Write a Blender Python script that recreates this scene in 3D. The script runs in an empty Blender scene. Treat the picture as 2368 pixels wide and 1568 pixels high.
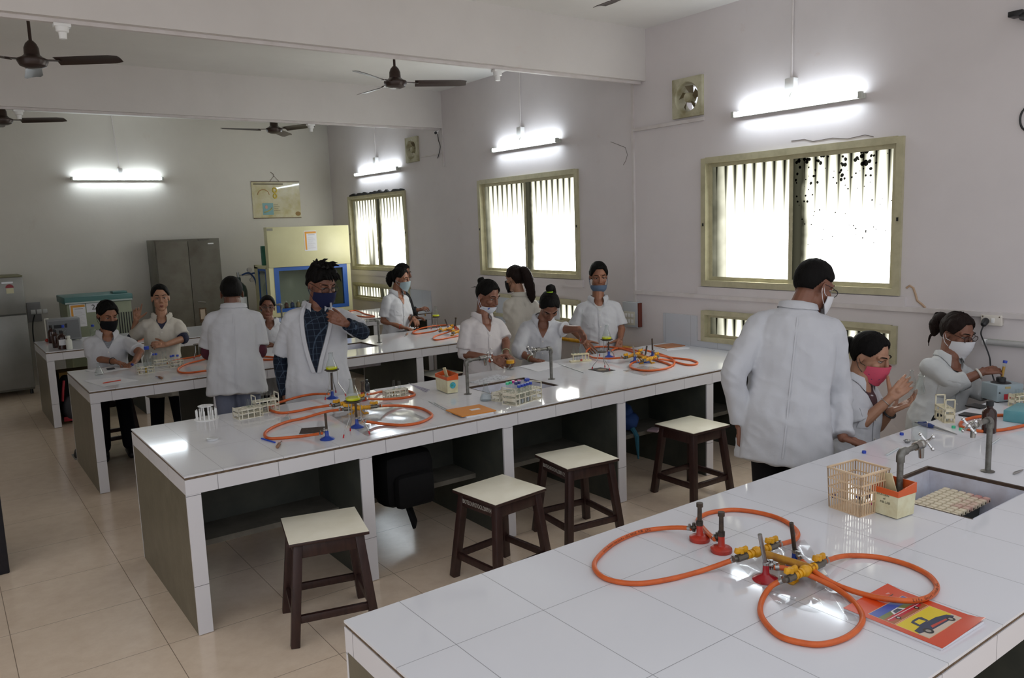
import bpy, bmesh, math, random
from math import sin, cos, pi, radians, sqrt
from mathutils import Vector as V, Matrix, noise
from mathutils.bvhtree import BVHTree
SC = bpy.context.scene
COL = SC.collection
random.seed(7)
# ---------------------------------------------------------------- camera
CAM = V((-.8518, -3.848, 1.9105)); FPX = 1838.85
PIT, ROL, YAW = radians(-8.0332), radians(-2.0013), radians(35.8381)
FW = V((sin(YAW)*cos(PIT), cos(YAW)*cos(PIT), sin(PIT)))
_r = V((cos(YAW), -sin(YAW), 0)); _u = _r.cross(FW)
RT = _r*cos(ROL)+_u*sin(ROL); UP = _u*cos(ROL)-_r*sin(ROL)
cd = bpy.data.cameras.new('camera'); cam = bpy.data.objects.new('camera', cd); COL.objects.link(cam)
cd.sensor_width = 36; cd.lens = FPX/2368*36; cd.clip_start = .05
cam.matrix_world = Matrix(((RT.x, UP.x, -FW.x, CAM.x), (RT.y, UP.y, -FW.y, CAM.y), (RT.z, UP.z, -FW.z, CAM.z), (0, 0, 0, 1)))
SC.camera = cam
# ---------------------------------------------------------------- light and exposure
vs = SC.view_settings; vs.view_transform = 'Standard'; vs.look = 'None'; vs.gamma = 1; vs.use_curve_mapping = False
vs.exposure = -.12
WORLD_E, PANE_E, TUBE_E = 1.15, 11.5, 47.0
w = bpy.data.worlds.new('daylight'); SC.world = w; w.use_nodes = True
w.node_tree.nodes['Background'].inputs[0].default_value = (.93, .95, 1, 1)
w.node_tree.nodes['Background'].inputs[1].default_value = WORLD_E
SC.cycles.max_bounces = 7; SC.cycles.diffuse_bounces = 4; SC.cycles.transparent_max_bounces = 14
SC.cycles.caustics_reflective = False; SC.cycles.caustics_refractive = False
SC.cycles.sample_clamp_indirect = 4
try: SC.cycles.use_denoising = True
except Exception: pass
# ---------------------------------------------------------------- room numbers (metres)
H = .80; TS = .093
XW, YC, ZC, ZB = 4.573, 8.567, 3.63, 3.178
BENCH = {1: (-2.976, -1.789), 2: (0, 1.2236), 3: (2.7575, 3.941), 4: (5.499, 6.6305)}

def ray(px, py): return RT*((px-1184)/FPX)-UP*((py-784)/FPX)+FW
def P(px, py, x=None, y=None, z=H):
    """pixel of the 2368x1568 photograph -> point on a plane of the room"""
    d = ray(px, py)
    t = (x-CAM.x)/d.x if x is not None else (y-CAM.y)/d.y if y is not None else (z-CAM.z)/d.z
    return CAM+d*t
def lin(c):
    if isinstance(c, str): c = [int(c[i:i+2], 16)/255 for i in (0, 2, 4)]
    return tuple(((x+.055)/1.055)**2.4 if x > .04045 else x/12.92 for x in c)+(1,)
# ---------------------------------------------------------------- materials
MATS = {}
def nd(nt, t, **k):
    n = nt.nodes.new(t)
    for a, b in k.items(): setattr(n, a, b)
    return n
def mth(nt, op, a, b=None, c=None):
    n = nd(nt, 'ShaderNodeMath', operation=op)
    for i, s in enumerate((a, b, c)):
        if s is None: continue
        if isinstance(s, (int, float)): n.inputs[i].default_value = s
        else: nt.links.new(s, n.inputs[i])
    return n.outputs[0]
def mixc(nt, f, a, b, bt='MIX'):
    n = nd(nt, 'ShaderNodeMix', data_type='RGBA', blend_type=bt)
    for i, s in ((0, f), (6, a), (7, b)):
        if isinstance(s, (int, float)): n.inputs[i].default_value = s
        elif isinstance(s, tuple): n.inputs[i].default_value = s
        else: nt.links.new(s, n.inputs[i])
    return n.outputs[2]
def nz(nt, scale, detail=3, vec=None, rough=.55, stretch=None):
    n = nd(nt, 'ShaderNodeTexNoise'); n.inputs['Scale'].default_value = scale; n.inputs['Detail'].default_value = detail; n.inputs['Roughness'].default_value = rough
    if vec is None: vec = nd(nt, 'ShaderNodeTexCoord').outputs['Object']
    if stretch:
        m = nd(nt, 'ShaderNodeMapping'); m.inputs['Scale'].default_value = stretch; nt.links.new(vec, m.inputs[0]); vec = m.outputs[0]
    nt.links.new(vec, n.inputs['Vector'])
    return n.outputs['Fac']
def ramp(nt, f, a, b):
    n = nd(nt, 'ShaderNodeMapRange'); n.inputs[1].default_value = a; n.inputs[2].default_value = b
    nt.links.new(f, n.inputs[0]); return n.outputs[0]
def pm(name, col, rough=.5, metal=0, spec=.5, var=None, vs=8, vt=(.4, .7), bump=0, bs=60, stretch=None, coat=0, bst=None):
    """principled material; var = second colour mixed in by noise; bump = noise relief"""
    if name in MATS: return MATS[name]
    m = bpy.data.materials.new(name); m.use_nodes = True; nt = m.node_tree; b = nt.nodes['Principled BSDF']
    c = lin(col); b.inputs['Base Color'].default_value = c
    b.inputs['Roughness'].default_value = rough; b.inputs['Metallic'].default_value = metal
    b.inputs['Specular IOR Level'].default_value = spec; b.inputs['Coat Weight'].default_value = coat
    if var:
        f = ramp(nt, nz(nt, vs, 5, stretch=stretch), *vt)
        nt.links.new(mixc(nt, f, c, lin(var)), b.inputs['Base Color'])
    if bump:
        bn = nd(nt, 'ShaderNodeBump'); bn.inputs['Strength'].default_value = bump; bn.inputs['Distance'].default_value = .01
        nt.links.new(nz(nt, bs, 4, stretch=bst), bn.inputs['Height']); nt.links.new(bn.outputs[0], b.inputs['Normal'])
    MATS[name] = m; return m
def emis(name, col, e):
    m = bpy.data.materials.new(name); m.use_nodes = True; nt = m.node_tree; nt.nodes.clear()
    o = nd(nt, 'ShaderNodeOutputMaterial'); s = nd(nt, 'ShaderNodeEmission'); s.inputs[0].default_value = lin(col); s.inputs[1].default_value = e
    nt.links.new(s.outputs[0], o.inputs[0]); MATS[name] = m; return m
def clear(name, tint, refl=.5, rough=.03, tcol=None):
    """thin clear glass or plastic: tinted see-through with a fresnel sheen"""
    m = bpy.data.materials.new(name); m.use_nodes = True; nt = m.node_tree; nt.nodes.clear()
    o = nd(nt, 'ShaderNodeOutputMaterial'); t = nd(nt, 'ShaderNodeBsdfTransparent'); t.inputs[0].default_value = lin(tint)
    g = nd(nt, 'ShaderNodeBsdfGlossy'); g.inputs['Roughness'].default_value = rough
    fr = nd(nt, 'ShaderNodeLayerWeight'); fr.inputs[0].default_value = .5; mx = nd(nt, 'ShaderNodeMixShader')
    nt.links.new(mth(nt, 'MULTIPLY', mth(nt, 'MULTIPLY_ADD', mth(nt, 'POWER', fr.outputs['Facing'], 3.0), .8, .04), refl), mx.inputs[0])
    nt.links.new(t.outputs[0], mx.inputs[1]); nt.links.new(g.outputs[0], mx.inputs[2]); nt.links.new(mx.outputs[0], o.inputs[0])
    MATS[name] = m; return m
def gridm(name, tile, joint, rough, ax, w=.0015, var=None, dirt_shade=None, bump=0):
    """tiles: ax = list of (axis, pitch, offset) in room metres; joints drawn as thin lines"""
    m = bpy.data.materials.new(name); m.use_nodes = True; nt = m.node_tree; b = nt.nodes['Principled BSDF']
    g = nd(nt, 'ShaderNodeNewGeometry'); s = nd(nt, 'ShaderNodeSeparateXYZ'); nt.links.new(g.outputs['Position'], s.inputs[0])
    pos = g.outputs['Position']; f = None
    for a, p, o in ax:
        q = mth(nt, 'ABSOLUTE', mth(nt, 'WRAP', mth(nt, 'SUBTRACT', s.outputs[a], o), p/2, -p/2))
        l = mth(nt, 'LESS_THAN', q, w); f = l if f is None else mth(nt, 'MAXIMUM', f, l)
    c = lin(tile)
    if var: c = mixc(nt, ramp(nt, nz(nt, 9, 6, pos, .7), .35, .7), c, lin(var))
    if dirt_shade: c = mixc(nt, ramp(nt, nz(nt, 5, 8, pos, .75), .69, .73), c, lin(dirt_shade))
    nt.links.new(mixc(nt, f, c, lin(joint)), b.inputs['Base Color'])
    b.inputs['Roughness'].default_value = rough
    nt.links.new(mth(nt, 'MULTIPLY_ADD', f, .5, rough), b.inputs['Roughness'])
    if bump:
        bn = nd(nt, 'ShaderNodeBump'); bn.inputs['Strength'].default_value = bump; bn.inputs['Distance'].default_value = .01
        nt.links.new(nz(nt, 3.2, 2, pos), bn.inputs['Height']); nt.links.new(bn.outputs[0], b.inputs['Normal'])
    MATS[name] = m; return m
# ---------------------------------------------------------------- mesh building
class MB:
    def __init__(s): s.v = []; s.f = []; s.sm = []; s.mi = []
    def add(s, vs, fs, smooth=False, M=None, mi=0):
        o = len(s.v)
        s.v += [tuple(M @ V(p)) for p in vs] if M else [tuple(p) for p in vs]
        s.f += [tuple(i+o for i in f) for f in fs]; s.sm += [smooth]*len(fs); s.mi += [mi]*len(fs); return s
    def box(s, lo, hi, M=None, mi=0, bev=0):
        a, b, c = lo; d, e, f = hi
        if bev:
            bm = bmesh.new(); bmesh.ops.create_cube(bm, size=1, matrix=Matrix.LocRotScale(V(((a+d)/2, (b+e)/2, (c+f)/2)), None, V((abs(d-a), abs(e-b), abs(f-c)))))
            bmesh.ops.bevel(bm, geom=bm.edges[:], offset=bev, segments=2, affect='EDGES', profile=.5)
            bm.verts.ensure_lookup_table()
            s.add([v.co[:] for v in bm.verts], [[v.index for v in fc.verts] for fc in bm.faces], True, M, mi); bm.free(); return s
        return s.add([(a, b, c), (d, b, c), (d, e, c), (a, e, c), (a, b, f), (d, b, f), (d, e, f), (a, e, f)],
                     [(0, 3, 2, 1), (4, 5, 6, 7), (0, 1, 5, 4), (1, 2, 6, 5), (2, 3, 7, 6), (3, 0, 4, 7)], False, M, mi)
    def bar(s, p, q, w, h, mi=0, up=(0, 0, 1), bev=0):
        """rectangular bar from p to q, w wide and h high"""
        p, q = V(p), V(q); d = (q-p); L = d.length; d.normalize(); u = V(up)
        if abs(d.dot(u)) > .98: u = V((1, 0, 0))
        r = d.cross(u).normalized(); u = r.cross(d)
        M = Matrix(((r.x, d.x, u.x, p.x), (r.y, d.y, u.y, p.y), (r.z, d.z, u.z, p.z), (0, 0, 0, 1)))
        return s.box((-w/2, 0, -h/2), (w/2, L, h/2), M, mi, bev)
    def tube(s, path, r, n=10, closed=False, mi=0, cap=True, flat=1, up=None):
        path = [V(p) for p in path]; N = len(path)
        rr = r if isinstance(r, (list, tuple)) else [r]*N
        vs = []; fs = []; u = None
        for i, p in enumerate(path):
            a = path[i-1] if (i or closed) else path[0]; b = path[(i+1) % N] if (i < N-1 or closed) else path[-1]
            t = (b-a)
            if t.length < 1e-9: t = V((0, 0, 1))
            t.normalize()
            if u is None:
                u = V(up) if up else (V((0, 0, 1)) if abs(t.z) < .9 else V((1, 0, 0)))
            u = (u-t*u.dot(t))
            if u.length < 1e-6: u = V((1, 0, 0))
            u.normalize(); w = t.cross(u)
            for k in range(n):
                an = 2*pi*k/n; vs.append(p+u*cos(an)*rr[i]*flat+w*sin(an)*rr[i])
        for i in range(N if closed else N-1):
            j = (i+1) % N
            for k in range(n): fs.append((i*n+k, i*n+(k+1) % n, j*n+(k+1) % n, j*n+k))
        s.add(vs, fs, True, None, mi)
        if cap and not closed:
            s.add(vs[:n], [tuple(range(n))[::-1]], False, None, mi); s.add(vs[-n:], [tuple(range(n))], False, None, mi)
        return s
    def cyl(s, p, q, r, r2=None, n=16, mi=0, cap=True): return s.tube([p, q], [r, r if r2 is None else r2], n, mi=mi, cap=cap)
    def lathe(s, prof, n=20, M=None, mi=0, smooth=True):
        vs = []; fs = []
        for r, z in prof: vs += [(r*cos(2*pi*k/n), r*sin(2*pi*k/n), z) for k in range(n)]
        for i in range(len(prof)-1):
            for k in range(n): fs.append((i*n+k, i*n+(k+1) % n, (i+1)*n+(k+1) % n, (i+1)*n+k))
        return s.add(vs, fs, smooth, M, mi)
    def sph(s, c, r, n=14, m=8, M=None, mi=0):
        r = (r,)*3 if isinstance(r, (int, float)) else r
        vs = [(0, 0, -1)]+[(cos(pi*i/m-pi/2)*cos(2*pi*k/n), cos(pi*i/m-pi/2)*sin(2*pi*k/n), sin(pi*i/m-pi/2)) for i in range(1, m) for k in range(n)]+[(0, 0, 1)]
        fs = [(0, 1+(k+1) % n, 1+k) for k in range(n)]
        for i in range(m-2): fs += [(1+i*n+k, 1+i*n+(k+1) % n, 1+(i+1)*n+(k+1) % n, 1+(i+1)*n+k) for k in range(n)]
        t = len(vs)-1; fs += [(t, t-n+k, t-n+(k+1) % n) for k in range(n)]
        vs = [(c[0]+a*r[0], c[1]+b*r[1], c[2]+d*r[2]) for a, b, d in vs]
        return s.add(vs, fs, True, M, mi)
    def cone(s, p, q, a, b, n=14):
        """round-ended tapering limb piece"""
        p, q = V(p), V(q); d = q-p; L = d.length
        if L < 1e-6: return s.sph(p, a, n)
        d = d/L; path = []; rad = []
        for k in range(5):
            an = pi/2*(1-k/4); path.append(p-d*a*sin(an)*.999); rad.append(max(a*cos(an), a*.02))
        for k in range(5):
            an = pi/2*k/4; path.append(q+d*b*sin(an)*.999); rad.append(max(b*cos(an), b*.02))
        return s.tube(path, rad, n)
    def prism(s, poly, z0, z1, M=None, mi=0):
        n = len(poly); vs = [(x, y, z0) for x, y in poly]+[(x, y, z1) for x, y in poly]
        return s.add(vs, [tuple(range(n))[::-1], tuple(range(n, 2*n))]+[(k, (k+1) % n, n+(k+1) % n, n+k) for k in range(n)], False, M, mi)
    def quad(s, a, b, c, d, mi=0): return s.add([a, b, c, d], [(0, 1, 2, 3)], False, None, mi)
    def build(s, name, mats, parent=None, loc=None, ang=40):
        me = bpy.data.meshes.new(name)
        vs = s.v if loc is None else [(x-loc[0], y-loc[1], z-loc[2]) for x, y, z in s.v]
        me.from_pydata(vs, [], s.f); me.polygons.foreach_set('use_smooth', s.sm)
        mats = mats if isinstance(mats, (list, tuple)) else [mats]
        for m in mats: me.materials.append(m)
        if len(mats) > 1: me.polygons.foreach_set('material_index', s.mi)
        me.update()
        if ang: me.set_sharp_from_angle(angle=radians(ang))
        o = bpy.data.objects.new(name, me); COL.objects.link(o)
        if loc is not None: o.location = loc
        if parent: o.parent = parent
        return o
def tag(o, label=None, cat=None, group=None, kind=None):
    for k, v in (('label', label), ('category', cat), ('group', group), ('kind', kind)):
        if v: o[k] = v
    return o
def thing(name, label, cat, loc=(0, 0, 0), rz=0, group=None):
    o = bpy.data.objects.new(name, None); COL.objects.link(o); o.location = loc; o.rotation_euler = (0, 0, rz); o.empty_display_size = .05
    return tag(o, label, cat, group)
def single(name, mb, mats, label, cat, loc, group=None):
    """a thing that is one mesh, its origin at loc"""
    return tag(mb.build(name, mats, None, loc), label, cat, group)
def struct(name, mb, mats, parent=None):
    o = mb.build(name, mats, parent)
    if not parent: o['kind'] = 'structure'
    return o
def kids(o): return [c for c in COL.objects if c.parent == o]
def dup(o, loc, rz, label, group=None):
    def cp(a, par):
        c = a.copy(); COL.objects.link(c); c.parent = par
        for k in kids(a): cp(k, c)
        return c
    r = cp(o, None); r.location = loc; r.rotation_euler = (0, 0, rz); r['label'] = label
    if group: r['group'] = group
    return r
def RZ(a): return Matrix.Rotation(a, 4, 'Z')
def T(*p): return Matrix.Translation(V(p[0] if len(p) == 1 else p))
def smooth_path(pts, n=6, closed=False):
    pts = [V(p) for p in pts]; N = len(pts); out = []
    for i in range(N if closed else N-1):
        g = lambda k: pts[k % N] if closed else pts[min(max(k, 0), N-1)]
        a, b, c, d = g(i-1), g(i), g(i+1), g(i+2)
        for k in range(n):
            t = k/n
            out.append(.5*((2*b)+(c-a)*t+(2*a-5*b+4*c-d)*t*t+(3*b-a-3*c+d)*t**3))
    if not closed: out.append(pts[-1])
    return out
def text(name, s, size, mat, parent, loc, rot, align='CENTER', depth=.0004, sx=1):
    cu = bpy.data.curves.new(name, 'FONT'); cu.body = s; cu.size = size; cu.align_x = align; cu.align_y = 'CENTER'; cu.extrude = depth; cu.resolution_u = 2
    t = bpy.data.objects.new(name, cu); COL.objects.link(t)
    me = bpy.data.meshes.new_from_object(t.evaluated_get(bpy.context.evaluated_depsgraph_get())); bpy.data.objects.remove(t)
    me.name = name; me.materials.clear(); me.materials.append(mat)
    o = bpy.data.objects.new(name, me); COL.objects.link(o); o.parent = parent; o.location = loc; o.rotation_euler = rot; o.scale = (sx, 1, 1); return o
# ---------------------------------------------------------------- palette
WHITE = pm('white_enamel', 'E6E6E4', .35); CREAM = pm('cream_plastic', 'DDD6BC', .45, var='C9BE9C', vs=14)
BLACK = pm('black_plastic', '161618', .4); STEEL = pm('steel', 'A8A8A6', .28, 1); CHROME = pm('chrome', 'D8D8D8', .1, 1)
GALV = pm('galvanised_pipe', '7E7D78', .45, .75, var='5F5C54', vs=30, bump=.2); DARKMET = pm('dark_iron', '3A3430', .5, .5, var='5A4A3C', vs=40)
YELLOW = pm('yellow_paint', 'D9A015', .45, var='B8800C', vs=30); ORANGE = pm('orange_rubber', 'CF6024', .42, var='BC521C', vs=22)
RED = pm('red_enamel', 'B23222', .35, var='8A2A1E', vs=25); DKRED = pm('dark_red_enamel', '9C1420', .25); BLUE = pm('blue_enamel', '1F3F96', .3)
PAPER = pm('paper', 'DADBE0', .7); GLASS = clear('clear_glass', 'F4F7F6', .9); FILM = clear('clear_plastic', 'F8F8F8', .35, .08)
LIME = pm('lime_liquid', 'D6D814', .15); BROWN = pm('mortar_edge', '6E5A45', .8, var='4C3D30', vs=60)
WOODD = pm('dark_stained_wood', '3B2420', .42, var='2A1714', vs=10, stretch=(6, 6, 1), vt=(.3, .7))
# ================================================================ the room
WALL = None
def wallmat(name, base, dark, stain, grime=.0):
    m = bpy.data.materials.new(name); m.use_nodes = True; nt = m.node_tree; b = nt.nodes['Principled BSDF']
    pos = nd(nt, 'ShaderNodeNewGeometry').outputs['Position']
    c = mixc(nt, ramp(nt, nz(nt, 1.1, 5, pos, .6), .35, .7), lin(base), lin(dark))
    c = mixc(nt, mth(nt, 'MULTIPLY', ramp(nt, nz(nt, 2.3, 9, pos, .72), .63, .78), .55), c, lin(stain))
    nt.links.new(c, b.inputs['Base Color']); b.inputs['Roughness'].default_value = .62
    bn = nd(nt, 'ShaderNodeBump'); bn.inputs['Strength'].default_value = .25; bn.inputs['Distance'].default_value = .01
    nt.links.new(nz(nt, 7, 6, pos), bn.inputs['Height']); nt.links.new(bn.outputs[0], b.inputs['Normal'])
    return m
WALLR = wallmat('painted_plaster', 'D7D1D1', 'CFC9C9', 'C3AFA6'); WALLB = wallmat('painted_plaster_back', 'D0CCC3', 'C9C5BC', 'BFB3A7')
BEAMM = wallmat('painted_beam', 'D3CECA', 'CBC6C2', 'C8B5AE'); CEILM = wallmat('ceiling_paint', 'E2E0DC', 'DAD8D4', 'CEC6BE')
FLOORM = gridm('vitrified_floor_tile', 'EBD8C2', '857462', .16, [(0, .6, -.137), (1, .612, .019)], .0016, var='E0CBB4')
BX0, BX1 = -4.6, XW
def slab(name, x0, x1, y0, y1, z0, z1, mat): return struct(name, MB().box((x0, y0, z0), (x1, y1, z1)), mat)
slab('floor', BX0, XW+.25, -7, YC+.25, -.1, 0, FLOORM)
slab('ceiling', BX0, XW+.25, -2.6, YC+.25, ZC, ZC+.12, CEILM)
def holed_wall(name, u0, u1, z0, z1, holes, place, mat):
    """wall sheet with square openings; place(u, z, depth) -> point"""
    us = sorted({u0, u1, *[h[0] for h in holes], *[h[1] for h in holes]}); zs = sorted({z0, z1, *[h[2] for h in holes], *[h[3] for h in holes]})
    mb = MB(); inh = lambda u, z: any(h[0] < u < h[1] and h[2] < z < h[3] for h in holes)
    for i in range(len(us)-1):
        for j in range(len(zs)-1):
            a, b, c, d = us[i], us[i+1], zs[j], zs[j+1]
            if inh((a+b)/2, (c+d)/2): continue
            for dp in (0, .2): mb.quad(place(a, c, dp), place(b, c, dp), place(b, d, dp), place(a, d, dp))
    for a, b, c, d in holes:
        for p, q in (((a, c), (b, c)), ((b, c), (b, d)), ((b, d), (a, d)), ((a, d), (a, c))):
            mb.quad(place(*p, 0), place(*q, 0), place(*q, .2), place(*p, .2))
    return struct(name, mb, mat)
WIN = {3: (-.964, .786, 1.347, 2.428), 2: (2.409, 4.235, 1.352, 2.469), 1: (6.061, 7.916, 1.336, 2.461),
       6: (-.955, .788, .862, 1.128), 5: (2.42, 4.235, .862, 1.125), 4: (6.061, 7.92, .862, 1.12)}
FANH = [(.80, 1.08, 2.84, 3.08), (5.65, 5.93, 2.87, 3.10)]
holed_wall('wall_right', -7, YC+.2, 0, ZC, list(WIN.values())+FANH, lambda u, z, d: (XW+d, u, z), WALLR)
slab('wall_back', BX0, XW, YC, YC+.2, 0, ZC, WALLB)
slab('wall_left', BX0-.2, BX0, 1.2, YC+.2, 0, ZC, WALLB)
slab('trim_1', BX0, XW, 1.451, 1.603, ZB, ZC, BEAMM); slab('trim_2', BX0, XW, 5.012, 5.165, ZB, ZC, BEAMM)
tag(bpy.data.objects['trim_1'], 'painted concrete ceiling beam nearer the camera'); tag(bpy.data.objects['trim_2'], 'painted concrete ceiling beam farther from the camera')
# cable trunking on the beams and the window wall
TRUNK = pm('pvc_trunking', 'D2CCCA', .5, var='C6BEBA', vs=6)
tr = MB().box((BX0, 1.5, ZB-.022), (XW-.01, 1.535, ZB)).box((BX0, 5.05, ZB-.022), (XW-.01, 5.08, ZB))
struct('trim_3', tr, TRUNK)
tr = MB().box((XW-.02, 1.60, .95), (XW, 1.625, ZB)).box((XW-.02, .77, 2.745), (XW, 1.6, 2.775))
tr.box((XW-.025, -1.79, 1.235), (XW, 1.6, 1.268))
tr.box((XW-.015, 5.0, 2.7), (XW, 5.02, ZB)).box((XW-.012, 5.02, 2.86), (XW, 5.6, 2.875))
struct('trim_4', tr, TRUNK)
# windows ------------------------------------------------------------------
FRAME = pm('anodised_frame', 'BDB798', .4, .1, var='ACA688', vs=12); SOOT = pm('soot', '17140F', .9)
def panemat(name, wn, flute, spots, streak, seed):
    """frosted ribbed pane: bright sky, dimmed by painted shade of an unbuilt wall and ledge outside, and by grime"""
    m = bpy.data.materials.new(name); m.use_nodes = True; nt = m.node_tree; nt.nodes.clear(); o = nd(nt, 'ShaderNodeOutputMaterial')
    y0, y1, z0, z1 = WIN[wn]; mid = (y0+y1)/2
    pos = nd(nt, 'ShaderNodeNewGeometry').outputs['Position']; s = nd(nt, 'ShaderNodeSeparateXYZ'); nt.links.new(pos, s.inputs[0])
    y, z = s.outputs[1], s.outputs[2]
    g = nd(nt, 'ShaderNodeMapping'); g.inputs['Location'].default_value = (0, seed, seed); nt.links.new(pos, g.inputs[0]); pv = g.outputs[0]
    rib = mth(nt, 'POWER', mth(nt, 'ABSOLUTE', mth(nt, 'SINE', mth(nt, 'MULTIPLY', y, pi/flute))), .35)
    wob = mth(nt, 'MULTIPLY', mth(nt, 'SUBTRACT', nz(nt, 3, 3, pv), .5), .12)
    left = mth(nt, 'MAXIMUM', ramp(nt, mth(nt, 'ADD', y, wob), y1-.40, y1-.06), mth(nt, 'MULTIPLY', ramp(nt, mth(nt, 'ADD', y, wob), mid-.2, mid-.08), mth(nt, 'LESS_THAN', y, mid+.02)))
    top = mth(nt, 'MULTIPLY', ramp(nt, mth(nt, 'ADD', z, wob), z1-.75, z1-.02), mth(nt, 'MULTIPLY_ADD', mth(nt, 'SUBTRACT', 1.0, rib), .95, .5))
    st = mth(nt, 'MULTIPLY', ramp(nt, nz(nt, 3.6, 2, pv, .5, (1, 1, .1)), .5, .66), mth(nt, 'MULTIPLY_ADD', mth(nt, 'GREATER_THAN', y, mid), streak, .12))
    dirt_shade = mth(nt, 'MAXIMUM', mth(nt, 'MULTIPLY', left, .86), mth(nt, 'MAXIMUM', top, st))  # outdoor shade at left and top painted into the glow, plus grime streaks
    dirt_shade = mth(nt, 'MINIMUM', mth(nt, 'ADD', dirt_shade, mth(nt, 'MULTIPLY', mth(nt, 'SUBTRACT', 1.0, rib), .12)), 1.0)
    col = mixc(nt, dirt_shade, (1, 1, .95, 1), (.70, .68, .42, 1))
    e = mth(nt, 'MULTIPLY', mth(nt, 'POWER', mth(nt, 'SUBTRACT', 1.0, mth(nt, 'MULTIPLY', dirt_shade, .86)), 3.6), PANE_E)
    if spots:
        v = nd(nt, 'ShaderNodeTexVoronoi'); v.inputs['Scale'].default_value = 24; nt.links.new(pos, v.inputs['Vector'])
        big = ramp(nt, nz(nt, 5.5, 3, pv), .40, .62)
        sp = mth(nt, 'MULTIPLY', mth(nt, 'SUBTRACT', mth(nt, 'MULTIPLY', mth(nt, 'MULTIPLY', big, .52), ramp(nt, z, 1.35, 2.42)), v.outputs['Distance']), 12.0)
        sp = mth(nt, 'MULTIPLY', sp, mth(nt, 'LESS_THAN', y, -.1))
        e = mth(nt, 'MULTIPLY', e, mth(nt, 'SUBTRACT', 1.0, mth(nt, 'MULTIPLY', ramp(nt, sp, .1, .4), .99)))
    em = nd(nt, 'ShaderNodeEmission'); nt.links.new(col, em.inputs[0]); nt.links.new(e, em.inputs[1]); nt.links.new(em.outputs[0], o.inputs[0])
    return m
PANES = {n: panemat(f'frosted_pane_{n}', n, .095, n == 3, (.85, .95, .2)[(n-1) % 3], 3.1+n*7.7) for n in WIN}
for n, (a, b, c, d) in WIN.items():
    low = n > 3; fw = .035 if low else .045; root = MB()
    # outer frame on the wall face
    x0, x1 = XW-.025, XW+.05
    for lo, hi in (((x0, a-.005, c-.005), (x1, a+fw, d)), ((x0, b-fw, c-.005), (x1, b+.005, d)), ((x0, a+fw, c-.005), (x1, b-fw, c+fw)), ((x0, a+fw, d-fw), (x1, b-fw, d+.005))): root.box(lo, hi)
    wo = tag(struct(f'window_{n}', root, FRAME), f'{"low ventilator" if low else "tall"} window with olive frame, {("farthest", "middle", "nearest")[(n-1)%3]} on the window wall')
    mid = (a+b)/2
    for k, (p, q, xo) in enumerate(((a+fw, mid+.025, XW+.012), (mid-.025, b-fw, XW+.035))):
        sw = .025 if low else .032; s = MB()
        for lo, hi in (((p, c+fw), (p+sw, d-fw)), ((q-sw, c+fw), (q, d-fw)), ((p+sw, c+fw), (q-sw, c+fw+sw)), ((p+sw, d-fw-sw), (q-sw, d-fw))): s.box((xo-.012, *lo), (xo+.012, *hi))
        so = s.build('sash', FRAME, wo)
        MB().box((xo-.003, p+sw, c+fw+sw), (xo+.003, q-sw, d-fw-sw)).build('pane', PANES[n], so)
    if not low:
        for yy in (a+.02, b-.02): MB().box((XW-.03, yy-.006, (c+d)/2-.03), (XW-.025, yy+.006, (c+d)/2-.005)).build('latch', BLACK, wo)
        struct(f'trim_{n+4}', MB().box((XW-.02, a-.05, c-.09), (XW, b+.05, c-.012)), WALLR)
# broken plaster edge above the far window
so = MB(); pts = []; rnd = random.Random(3)
for k in range(25): pts.append((6.08+k*1.75/24, 2.468+rnd.random()*.045))
poly = [(6.08, 2.462)]+pts+[(7.83, 2.462)]
so.prism(poly, XW-.03, XW-.001, Matrix(((0, 0, 1, 0), (1, 0, 0, 0), (0, 1, 0, 0), (0, 0, 0, 1))))
struct('trim_9', so, SOOT)
# white tile dado on the window wall behind each bench
DADO = gridm('dado_tile', 'C2C6CC', '8A8C90', .2, [(1, .3, .02), (2, .45, .8)], .0012)
dd = MB()
for bn in (2, 3, 4):
    yf, yb = BENCH[bn]
    dd.box((XW-.012, yf, H), (XW, yb+.02, 1.0 if bn != 2 else .855))
dd.box((XW-.012, .85, .855), (XW, 1.25, 1.075)).box((XW-.012, 5.499, 1.0), (XW, 6.64, 1.09)).box((XW-.012, 2.757, 1.0), (XW, 3.95, 1.09)).box((XW-.012, -2.976, H), (XW, -1.79, 1.09))
struct('trim_10', dd, DADO)
# cracks and drip stains on the plaster, each a thin raised patch of its own colour
CRACK = pm('crack', '6A625C', .9); DRIP = pm('rust_drip', 'B59A80', .85)
def wallline(name, pts, r, mat):
    pp = [P(x, y, x=XW-.0015) for x, y in pts]; mb = MB().tube(pp, r, 5, flat=1)
    return struct(name, mb, mat)
wallline('trim_11', [(1412, 328), (1428, 334), (1446, 341), (1451, 358), (1447, 372), (1441, 382)], .0022, CRACK)
wallline('trim_12', [(2096, 666), (2104, 661), (2112, 666), (2117, 680), (2121, 695), (2132, 704), (2140, 712)], .008, DRIP)
wallline('trim_13', [(1830, 326), (1860, 322), (1880, 327), (1925, 319), (1960, 321), (2000, 312), (2020, 316)], .0022, CRACK)
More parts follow.
